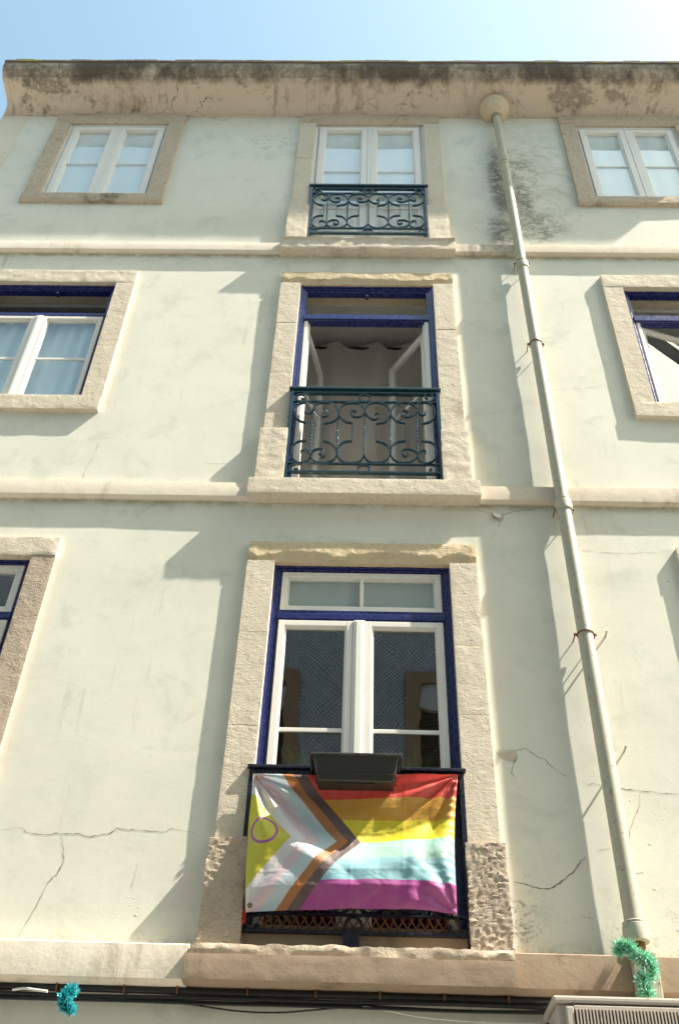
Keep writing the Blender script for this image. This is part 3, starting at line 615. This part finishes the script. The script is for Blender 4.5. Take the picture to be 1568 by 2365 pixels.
railing(-.02, .045, 6.528, 1.013, 'teal', 'teal scrollwork railing across the open balcony window below the top floor')
railing(-.02, .030, 9.648, .945, 'teal', 'teal scrollwork railing of the topmost balcony window')
R3 = railing(-.03, .030, 3.362, 1.0, 'black', 'black scrollwork railing hung with a striped flag at the lowest balcony window', .585)
# strap lattice tied behind the lowest railing
n = 24
for k in range(-1, n + 1):
    for s in (-1, 1):
        x = -.53 + 1.06 * (k + .5) / n * 1.0; h = .165; dx = .064
        xa, xb = x - s * dx / 2 * 1.0, x + s * dx * 1.0
        if xb > .545 or xb < -.545 or xa > .545 or xa < -.545: continue
        MB().ribbon([(xa, .012), (xb, .012 + h)], .0075, .012 + .003 * s, .015 + .003 * s).build('lattice_strip', W['rust'], R3)
mb = MB().box(-.05, .03, -.035, .035, -.075, -.008, .006); mb.box(-.03, .012, -.05, .0, -.10, -.07, .006); mb.build('foot', W['black'], R3)

# ------------------------------------------------------------------ planter box
P = empty('planter_box', (-.034, -.13, 4.094)); tag(P, 'dark grey plastic planter box clipped to the railing above the flag', 'planter')
def trap(mb, x0, x1, y0, y1, z0, X0, X1, Y0, Y1, z1):
    i = len(mb.v); mb.v += [(x0, y0, z0), (x1, y0, z0), (x1, y1, z0), (x0, y1, z0), (X0, Y0, z1), (X1, Y0, z1), (X1, Y1, z1), (X0, Y1, z1)]
    mb.f += [tuple(i + k for k in q) for q in ((3, 2, 1, 0), (0, 1, 5, 4), (1, 2, 6, 5), (2, 3, 7, 6), (3, 0, 4, 7))]; mb.mi += [0] * 5; return mb
me = trap(MB(), -.197, .203, -.050, .064, 0, -.225, .230, -.088, .076, .125)
o = me.build('tub', W['planter'], P); bv = o.modifiers.new('bevel', 'BEVEL'); bv.width = .008; bv.segments = 3
MB().box(-.246, .248, -.102, .085, .122, .139, .005).build('rim', W['planter'], P)
MB().box(-.212, .216, -.066, .068, .030, .037, .002).build('ridge', W['planter'], P)
MB().box(-.10, .10, -.03, .02, -.006, .003, .002).build('foot', W['planter'], P)
for s in (-.236, .232): MB().tube([(s, .0, .08), (s, -.03, .12), (s, .04, .150), (s, .10, .145), (s, .11, .10)], .004, 6).build('hook', W['black'], P, 60)

# ------------------------------------------------------------------ flag
def flag():
    nx, ny = 150, 100; V = []; F = []; UV = []
    for j in range(ny + 1):
        v = j / ny
        for i in range(nx + 1):
            u = i / nx
            xl = -.590 + .030 * (1 - v) - .012 * math.sin(math.pi * v); xr = .522 - .046 * (1 - v) - .016 * math.sin(math.pi * v)
            zb = 3.425 + .015 * u; zt = 4.178 + .024 * u
            zt -= .013 * math.sin(math.pi * min(1, u * 1.0)) ; zb -= .006 * math.sin(math.pi * u * 2)
            x = xl + (xr - xl) * u; z = zb + (zt - zb) * v
            # pulls from the four tied corners
            vm = 1 - .44 * max(0, 1 - ((u - .58) / .60) ** 2)          # the slack hangs in a swag below the rail
            if v > vm: k = (v - vm) / max(1e-4, 1 - vm); y = .052 + .020 * k * k * (3 - 2 * k)
            else:
                k = min(1, (vm - v) / .33); y = .050 + .140 * k * k * (3 - 2 * k) * ((.10 + .42 * (1 - v) ** 2) + (.90 - .42 * (1 - v) ** 2) * math.sin(math.pi * min(1, max(0, u))) ** .6)
                if v < .14: y -= .045 * ((.14 - v) / .14)
            y += .012 * math.exp(-(u / .10) ** 2) * (1 - k if v > vm else 1) + .008 * math.exp(-((1 - u) / .07) ** 2) * (1 - k if v > vm else 1)
            for cu, cv, k2, am, ph in ((0, 1, 15, .017, .4), (1, 1, 13, .013, 1.9), (0, 0, 9, .007, 2.2), (1, 0, 10, .009, .3)):
                du = (u - cu) * 1.5; dv = v - cv; r = math.hypot(du, dv); th = math.atan2(abs(dv), abs(du))
                y += am * math.sin(th * k2 + ph) * min(1, r * 4) * math.exp(-r * 2.0) * 1.7
            y += .009 * noise.noise(Vector((u * 3.2, v * 2.4, 7.7))) + .0045 * noise.noise(Vector((u * 7, v * 5, 2.2))) * 1.6
            y += .012 * abs(noise.noise(Vector((u * 4.5 + v * 2, v * 2 - u, 4.4)))) ** .8 + .004 * abs(noise.noise(Vector((u * 13 - v * 5, v * 8, 1.1))))
            y += .010 * math.exp(-((u - .80 - .1 * (v - .3)) / .03) ** 2) * math.exp(-((v - .22) / .22) ** 2)
            y = max(y, .044)
            # crushed hem at the right edge and fold creases
            if u > .93: y += .004 * math.sin(v * 95 + 3 * noise.noise(Vector((v * 9, 0, 0)))) * (u - .93) / .07
            for cu in (.25, .5, .75): y += .0014 * math.exp(-((u - cu) / .006) ** 2)
            for cv in (.25, .5, .75): y += .0012 * math.exp(-((v - cv) / .008) ** 2)
            V.append((x, -y, z)); UV.append((u, v))
    for j in range(ny):
        for i in range(nx): F.append((j * (nx + 1) + i, j * (nx + 1) + i + 1, (j + 1) * (nx + 1) + i + 1, (j + 1) * (nx + 1) + i))
    me = bpy.data.meshes.new('flag'); me.from_pydata(V, [], F); me.update()
    l = me.uv_layers.new(name='flat')
    for p in me.polygons:
        for li in p.loop_indices: l.data[li].uv = UV[me.loops[li].vertex_index]
    o = link('flag', me, W['flag'], None, 180); tag(o, 'rainbow striped flag with chevrons and a purple ring tied to the lowest railing', 'flag')
    for x, z in ((-.568, 4.150), (-.540, 3.452), (.502, 4.175)):
        e = MB(); e.tube([(x + .009 * math.cos(t), -.082 - (.03 if z < 4 else 0), z + .009 * math.sin(t)) for t in [2 * math.pi * i / 14 for i in range(14)]], .0035, 6, True); e.build('grommet', W['rust'], o, 60)
flag()

# ------------------------------------------------------------------ drainpipe
D = empty('drainpipe', (1.33, -.08, 3.3)); tag(D, 'cream painted drainpipe running down the facade from a clay hopper', 'drainpipe')
px = lambda z: 1.335 - .012 * max(0, (z - 7)) / 5 * 1.0
yp = .082
def loc(mb): mb.v = [(v[0] - 1.33, v[1] + .08, v[2] - 3.3) for v in mb.v]; return mb
segs = [(3.36, 6.20, .046), (6.20, 9.08, .0445), (9.08, 11.92, .042)]
for a, b, r in segs:
    n = 24; pts = [(px(a + (b - a) * i / n), -yp + .002 * noise.noise(Vector((a + i * .3, 0, 0))), a + (b - a) * i / n) for i in range(n + 1)]
    loc(MB().tube(pts, r, 20)).build('pipe', W['pipe'], D, 60)
for z, r in ((6.20, .0565), (9.06, .0545), (3.38, .060), (10.9, .0505)):
    loc(MB().lathe([(.0, -.05), (r - .006, -.05), (r, -.045), (r + .003, -.01), (r, .03), (r - .004, .034), (r - .002, .045), (r - .009, .05), (.0, .05)], (px(z), -yp, z))).build('socket', W['pipe'], D, 40)
for z in (9.10, 7.965, 6.17, 5.14):
    mb = MB(); c = px(z); mb.tube([(c + .0495 * math.cos(t), -yp + .0495 * math.sin(t), z) for t in [2 * math.pi * i / 24 for i in range(24)]], .0042, 6, True)
    for s in (-1, 1): mb.box(c + s * .056 - .012, c + s * .056 + .012, -yp - .006, -yp + .010, z - .006, z + .006, .002); mb.tube([(c + s * .06, -yp, z), (c + s * .06, .01, z)], .004, 6)
    loc(mb).build('clamp', W['rust'], D, 50)
loc(MB().tube([(px(3.3), -yp, 3.30), (px(3.36), -yp, 3.36)], .036, 18)).build('pipe_end', W['rust'], D, 60)
loc(MB().box(1.275, 1.397, -.150, .0, 3.03, 3.27, .006)).build('duct_cover', W['pipe'], D)
hp = [(.0, -.055), (.050, -.055), (.055, -.020), (.060, -.015), (.105, .005), (.135, .045), (.150, .10), (.155, .135), (.162, .14), (.162, .158), (.150, .162), (.0, .162)]
mb = MB().lathe(hp, (1.316, -yp + .01, 11.895), 32); loc(mb).build('hopper', W['clay'], D, 40); loc(MB().lathe([(.0, -.085), (.052, -.085), (.058, -.075), (.060, -.05), (.052, -.045), (.0, -.045)], (1.320, -yp + .006, 11.895), 24)).build('outlet_collar', W['cream_brown'], D, 40)
# iron stubs left in the wall
for x, z, l in ((1.481, 5.187, .065), (1.466, 4.405, .07)):
    o = MB().tube([(x, .01, z), (x - .004, -l * .6, z - .003), (x - .01, -l, z - .012)], .006, 8).build('wall_peg', W['pipe'], None, 60); tag(o, 'short bent iron peg sticking out of the wall %s' % ('right of the drainpipe clamp' if z > 5 else 'below, right of the dirtier pipe length'), 'peg', 'iron pegs by the drainpipe')

# ------------------------------------------------------------------ cracks, patches in the plaster (raised lips and dark gaps)
CR = [[(-1.917,3.859),(-1.804,3.874),(-1.774,3.85),(-1.67,3.837),(-1.586,3.847),(-1.492,3.845),(-1.427,3.832),(-1.323,3.857),(-1.296,3.882),(-1.17,3.873),(-1.045,3.87),(-1.001,3.888),(-0.881,3.87)],[(-1.585,3.843),(-1.56,3.779),(-1.539,3.701),(-1.555,3.639),(-1.596,3.585),(-1.626,3.457),(-1.679,3.313)],[(0.732,4.388),(0.857,4.395),(0.92,4.41),(0.943,4.385),(1.018,4.338),(1.081,4.268),(1.128,4.242)],[(0.857,4.395),(0.864,4.359),(0.842,4.31),(0.822,4.254),(0.849,4.227)],[(0.782,3.64),(0.828,3.644),(0.872,3.622),(0.957,3.614),(1.006,3.638),(1.079,3.694),(1.118,3.74),(1.165,3.789)],[(1.199,4.212),(1.244,4.202),(1.299,4.196),(1.403,4.179),(1.513,4.166),(1.72,4.152)],[(1.508,4.155),(1.496,4.086),(1.45,4.003),(1.415,3.937),(1.402,3.837)],[(0.764,6.224),(0.878,6.202),(0.944,6.191),(1.013,6.217),(1.251,6.265)],[(0.944,6.191),(0.916,6.119),(0.843,5.965)],[(-1.154,3.687),(-1.158,3.618),(-1.16,3.543)],[(-1.962,6.883),(-1.98,6.698),(-2.013,6.548),(-2.009,6.474)],[(-1.952,9.307),(-2.039,9.189)],[(0.486,6.25),(0.489,6.218)],[(1.401,3.712),(1.447,3.712)],[(1.224,3.826),(1.3,3.832)],[(1.802,9.792),(1.942,9.943),(1.998,10.059)],[(-1.174,6.638),(-0.988,6.649)],[(1.395,7.504),(1.602,7.516),(1.79,7.545)],[(1.395,5.885),(1.495,5.864),(1.749,5.853),(2.01,5.881)]]
CW = [.006, .005, .005, .004, .009, .006, .004, .006, .003, .003, .003, .003, .003, .005, .004, .003, .003, .003, .003]
def crack(P, wd):
    Q = []
    for i in range(len(P) - 1):
        for k in range(6):
            t = k / 6; x = P[i][0] + (P[i + 1][0] - P[i][0]) * t; z = P[i][1] + (P[i + 1][1] - P[i][1]) * t
            Q.append((x + .006 * noise.noise(Vector((x * 40, z * 40, 1))), z + .009 * noise.noise(Vector((x * 40, z * 40, 8)))))
    Q.append(P[-1]); mb = MB(); n = len(Q)
    for k in range(n - 1):
        (x0, z0), (x1, z1) = Q[k], Q[k + 1]; t = Vector((x1 - x0, z1 - z0)).normalized(); nn = Vector((-t.y, t.x))
        if nn.y < 0: nn = -nn
        wd = wd if k else wd * .62; w0 = wd * .5 * (.35 + abs(noise.noise(Vector((x0 * 30, z0 * 30, 3)))) * 2) * (1 - abs(2 * k / n - 1) ** 4 * .7); w1 = wd * .5 * (.35 + abs(noise.noise(Vector((x1 * 30, z1 * 30, 3)))) * 2) * (1 - abs(2 * (k + 1) / n - 1) ** 4 * .7)
        a = (x0 + nn.x * w0, wy(x0, z0) - .0012, z0 + nn.y * w0); b = (x1 + nn.x * w1, wy(x1, z1) - .0012, z1 + nn.y * w1); c = (x1 - nn.x * w1, wy(x1, z1) - .0012, z1 - nn.y * w1); d = (x0 - nn.x * w0, wy(x0, z0) - .0012, z0 - nn.y * w0)
        mb.poly([a, b, c, d], 0)
        if False:                                    # lip of plaster lifting along the crack
            li = .0006 * (.4 + abs(noise.noise(Vector((x0 * 14, z0 * 14, 5))))); s = 1 
            e = (x1, wy(x1, z1) - li - .001, z1 + w1 * 1.0); f = (x0, wy(x0, z0) - li - .001, z0 + w0 * 1.0); g2 = (x0, wy(x0, z0) + .0005, z0 + .014); h = (x1, wy(x1, z1) + .0005, z1 + .014)
            if abs(t.y) < .7: mb.poly([f, e, h, g2], 1)
    mb.build('crack', [W['crack'], W['wall']], B)
for p, wd in zip(CR, CW): crack(p, wd)
def patch(P, mat, y):
    c = Vector((sum(p[0] for p in P) / len(P), sum(p[1] for p in P) / len(P))); Q = []
    for i in range(len(P)):
        a = Vector(P[i]); b = Vector(P[(i + 1) % len(P)])
        for k in range(5): p = a.lerp(b, k / 5); p += Vector((noise.noise(Vector((p.x * 30, p.y * 30, 1))), noise.noise(Vector((p.x * 30, p.y * 30, 2))))) * .008; Q.append(p)
    mb = MB(); mb.poly([(p.x, wy(p.x, p.y) - y, p.y) for p in Q]); mb.build('bare_patch', W[mat], B)
patch([(0.75, 4.38), (0.86, 4.391), (0.86, 4.35), (0.839, 4.318), (0.773, 4.348)], 'bare', .0015)
patch([(0.857, 6.214), (0.931, 6.191), (0.936, 6.155), (0.911, 6.113), (0.866, 6.154)], 'bare', .0015)
o = MB().poly([(0.86, -.004, 6.212), (0.925, -.003, 6.188), (0.915, -.020, 6.14), (0.872, -.024, 6.15)]).build('paint_flake', W['wall'], B)
# little blisters where the paint lifts
random.seed(11)
bl = []
for k in range(34):
    bl.append((random.gauss(1.62, .14), random.gauss(4.05, .16)) if k < 16 else (random.gauss(1.55, .2), random.gauss(3.55, .12)) if k < 24 else (random.gauss(-1.25, .14), random.gauss(3.48, .08)))
mb = MB()
for x, z in bl:
    if abs(x - 1.335) < .05 or x > 2.0: continue
    r = random.uniform(.004, .010); h = r * .12; n = 8; i0 = len(mb.v); mb.v.append((x, wy(x, z) - h, z)); sx = random.uniform(.7, 1.8)
    for ring, (rr, hh) in enumerate(((.6, .75), (1, -.1))):
        for j in range(n): a = 2 * math.pi * j / n; mb.v.append((x + r * rr * sx * math.cos(a), wy(x, z) - h * hh, z + r * rr * math.sin(a)))
    for j in range(n):
        mb.f.append((i0, i0 + 1 + j, i0 + 1 + (j + 1) % n)); mb.f.append((i0 + 1 + j, i0 + 1 + n + j, i0 + 1 + n + (j + 1) % n, i0 + 1 + (j + 1) % n)); mb.mi += [0, 0]
o = mb.build('paint_blisters', W['wall'], B, 180); o['kind'] = 'stuff'

# ------------------------------------------------------------------ cables under the lowest string course
random.seed(5)
def cable(pts, r, mat, label): return tag(MB().tube(spline(pts, 8), r, 8).build('cable', W[mat], None, 60), label, 'cable', 'cables along the facade')
def run(z, y, x0=-3.9, x1=5.4, sag=.010, seed=0):
    P = []; x = x0
    while x < x1: P.append((x, -y + .006 * noise.noise(Vector((x * 1.3, seed, 0))), z + sag * noise.noise(Vector((x * 1.1, seed, 3))))); x += .22
    return P
cable(run(3.066, .050, sag=.003, seed=1), .017, 'cable', 'thick black conduit tight under the lowest string course')
cable(run(3.035, .060, sag=.012, seed=2), .010, 'cable', 'medium black cable just beneath the thick conduit')
cable(run(3.022, .052, sag=.020, seed=3), .007, 'cable', 'thin black cable weaving below the medium one')
cable(run(3.010, .066, sag=.022, seed=4), .006, 'cable', 'lowest thin black cable of the bundle')
cable([(-.9, -.05, 3.02), (-.75, -.055, 3.005), (-.55, -.055, 2.985), (-.35, -.055, 2.985), (-.1, -.055, 3.01), (.1, -.05, 3.02)], .004, 'cable', 'thin loop of black wire sagging below the flag balcony')
cable([(-.05, -.05, 3.03), (.1, -.06, 3.01), (.3, -.06, 2.98), (.6, -.06, 2.965), (.85, -.05, 2.97)], .003, 'wcable', 'thin grey wire drooping towards the air conditioner')
cable([(-1.62, -.075, 3.045), (-1.56, -.10, 3.045), (-1.50, -.12, 3.034), (-1.44, -.13, 3.026)], .006, 'wcable', 'stub of white cable poking out at the left end of the bundle')
CL = ['farthest left, beyond the white cable stub', 'between the white cable stub and the teal tinsel', 'first to the right of the teal tinsel', 'under the left end of the flag balcony sill', 'under the left part of the flag balcony sill', 'left of the middle under the flag balcony sill', 'right of the middle under the flag balcony sill', 'under the right part of the flag balcony sill', 'under the right end of the flag balcony sill', 'over the left end of the air conditioner', 'right of the duct with the green garland']
for k, x in enumerate([-1.75, -1.42, -1.10, -.85, -.52, -.2, .1, .4, .7, .98, 1.6]):
    o = MB().box(x - .004, x + .004, -.074, .0, 3.050, 3.085, .001).build('cable_clip', W['rust']); tag(o, 'small rusty conduit clip ' + CL[k], 'clip', 'cable clips under the string course')

# ------------------------------------------------------------------ tinsel garlands
def tinsel(name, path, r, n, mats, label, seed, ln=.03, wd=.0030):
    random.seed(seed); P = spline(path, 10); mb = MB()
    for k in range(n):
        p = random.choice(P); d = Vector((random.gauss(0, 1), random.gauss(0, 1), random.gauss(0, .8))).normalized()
        a = p + d * r * random.uniform(0, .45); L = r * random.uniform(.5, 1.0); b = a + d * L; sd = d.cross(Vector((random.gauss(0, 1), random.gauss(0, 1), random.gauss(0, 1)))).normalized() * wd * random.uniform(.6, 1.3)
        c = (a + b) / 2 + Vector((0, 0, -.003)); mi = random.choices(range(len(mats)), [6, 3, 1][:len(mats)])[0]
        mb.poly([a - sd * .6, c - sd, c + sd, a + sd * .6], mi); mb.poly([c - sd, b, c + sd], mi)
    me = bpy.data.meshes.new(name); me.from_pydata(mb.v, [], mb.f); me.update(); me.polygons.foreach_set('material_index', mb.mi)
    return tag(link(name, me, [W[m] for m in mats]), label, 'garland')
tinsel('tinsel_garland', [(-1.315, -.15, 3.035), (-1.34, -.17, 3.00), (-1.335, -.17, 2.965), (-1.31, -.16, 2.945)], .034, 1300, ['teal_tinsel', 'teal_tinsel', 'silver'], 'tuft of shiny teal tinsel hanging from the cables at the left', 3, wd=.005)
o = MB().poly([(-1.33, -.17, 2.925), (-1.30, -.17, 2.935), (-1.295, -.175, 2.955), (-1.315, -.165, 2.95)]).build('foil_tag', W['silver']); tag(o, 'crumpled silver foil end under the teal tinsel', 'foil')
tinsel('tinsel_garland', [(1.215, -.17, 3.265), (1.25, -.19, 3.285), (1.29, -.20, 3.235), (1.335, -.20, 3.215), (1.345, -.19, 3.16), (1.30, -.20, 3.14), (1.31, -.19, 3.08), (1.325, -.18, 3.02)], .041, 3200, ['green_tinsel', 'green_tinsel2', 'white'], 'green tinsel garland wrapped round the foot of the drainpipe', 4)
o = MB().box(-.583, -.560, -.065, -.058, 3.38, 3.46, .002).build('ribbon', m_paint('red_ribbon', (.5, .03, .01), .5)); tag(o, 'short red ribbon tied at the lower left corner of the flag', 'ribbon')

# ------------------------------------------------------------------ air conditioner
A = empty('air_conditioner', (1.3, -.24, 2.35)); tag(A, 'weathered beige air conditioner with a finned grille on the wall under the drainpipe', 'air conditioner')
MB().box(-.44, .46, -.13, .14, 0, .615, .012).build('housing', W['metal'], A)
MB().box(-.455, .475, -.150, .15, .615, .645, .010).build('lid', W['metal'], A)
mb = MB(); mb.box(-.405, -.37, -.152, -.128, .02, .60, .006); mb.box(.40, .43, -.152, -.128, .02, .60, .006); mb.box(-.37, .40, -.150, -.128, .585, .605, .004); mb.box(-.37, .40, -.15, -.128, .02, .04, .004); mb.build('grille_frame', W['metal'], A)
MB().box(-.37, .40, -.134, -.129, .04, .585).build('grille_back', W['dark'], A)
fin = MB().box(-.0035, .0035, -.156, -.132, .042, .588, .001).build('fin', W['metal'], A)
x = -.36; fin.location.x = x
while x < .39:
    x += .0145; c = fin.copy(); S.collection.objects.link(c); c.parent = A; c.location.x = x
MB().tube([(-.45, .0, .56), (-.50, .02, .53), (-.50, .08, .40), (-.47, .10, .2), (-.46, .12, .0)], .018, 8).build('hose', W['cable'], A, 60)

# ------------------------------------------------------------------ plants inside the lowest window
def grassy(x, y, z, n, h, label, seed):
    random.seed(seed); R = empty('potted_plant', (x, y, z)); tag(R, label, 'plant', 'plants behind the lowest balcony window')
    MB().lathe([(0, 0), (.07, 0), (.09, .15), (.0, .15)], (0, 0, 0), 16).build('pot', W['clay'], R, 40); mb = MB()
    for k in range(n):
        a = random.uniform(0, 6.28); l = h * random.uniform(.6, 1); sp = random.uniform(.1, .6) * l
        P = [Vector((math.cos(a) * sp * t * t, math.sin(a) * sp * t * t * .4, .15 + l * t - .25 * l * t ** 3)) for t in (0, .25, .5, .75, 1)]
        for i in range(4):
            w0 = .005 * (1 - i / 4) + .001; w1 = .005 * (1 - (i + 1) / 4) + .0005; mb.poly([P[i] + Vector((w0, 0, 0)), P[i + 1] + Vector((w1, 0, 0)), P[i + 1] - Vector((w1, 0, 0)), P[i] - Vector((w0, 0, 0))])
    mb.build('leaves', W['leaf'], R)
grassy(-.36, .20, 4.02, 130, .46, 'bushy green plant behind the left pane of the lowest window', 1); grassy(.30, .20, 4.0, 60, .52, 'wispy green plant behind the right pane of the lowest window', 2)
o = MB().box(-.55, .5, .19, .32, 4.0, 4.03).build('shelf', W['room_dark'], B)

# ------------------------------------------------------------------ house across the street (seen in the panes)
O = empty('tiled_house', (0, -7.3, 0)); tag(O, 'blue tiled house across the street mirrored in the lowest window panes', 'building')
OPY = -7.3
ow = [(-2.35, -1.12), (.82, 2.05), (-5.6, -4.4), (4.1, 5.3)]
rows = [(.2, 2.6), (3.6, 6.0), (7.4, 9.55), (11.9, 13.6)]
def face_wall(xs_, zs_, holes_, y, mat, name, par):
    mb = MB()
    X = sorted(set(xs_)); Z = sorted(set(zs_))
    for i in range(len(X) - 1):
        for j in range(len(Z) - 1):
            cx = (X[i] + X[i + 1]) / 2; cz = (Z[j] + Z[j + 1]) / 2
            if any(h[0] < cx < h[1] and h[2] < cz < h[3] for h in holes_): continue
            mb.poly([(X[i], y, Z[j]), (X[i + 1], y, Z[j]), (X[i + 1], y, Z[j + 1]), (X[i], y, Z[j + 1])])
    return mb.build(name, mat, par)
hs = [(a, b, c, d) for a, b in ow for c, d in rows]
face_wall([-12, 12] + [h[0] for h in hs] + [h[1] for h in hs], [0, 14.6] + [h[2] for h in hs] + [h[3] for h in hs], hs, 0, W['tiles'], 'wall', O)
MB().box(-12, 12, -8, -.2, 0, 14.6).build('body', W['room_dark'], O); MB().box(-12.2, 12.2, -8, .45, 14.6, 14.85, .02).build('roof', W['oppstone'], O)
for a, b, c, d in hs:
    mb = MB(); mb.box(a - .2, a, -.15, .04, c - .2, d + .22); mb.box(b, b + .2, -.15, .04, c - .2, d + .22); mb.box(a, b, -.15, .04, d, d + .22); mb.box(a, b, -.15, .04, c - .2, c)
    f = mb.build('window', W['oppstone'], O); MB().box(a, b, -.12, -.02, d - .35, d, .01).build('shutter_box', W['awning'], f)
    sm = MB(); z = c
    while z < d - .36: sm.box(a, b, -.12, -.075, z, z + .038, .004); z += .05
    sm.build('shutter', W['shutter'], f)
for o in bpy.data.objects:
    if o.type == 'MESH' and not o.data.materials: print('no material', o.name)
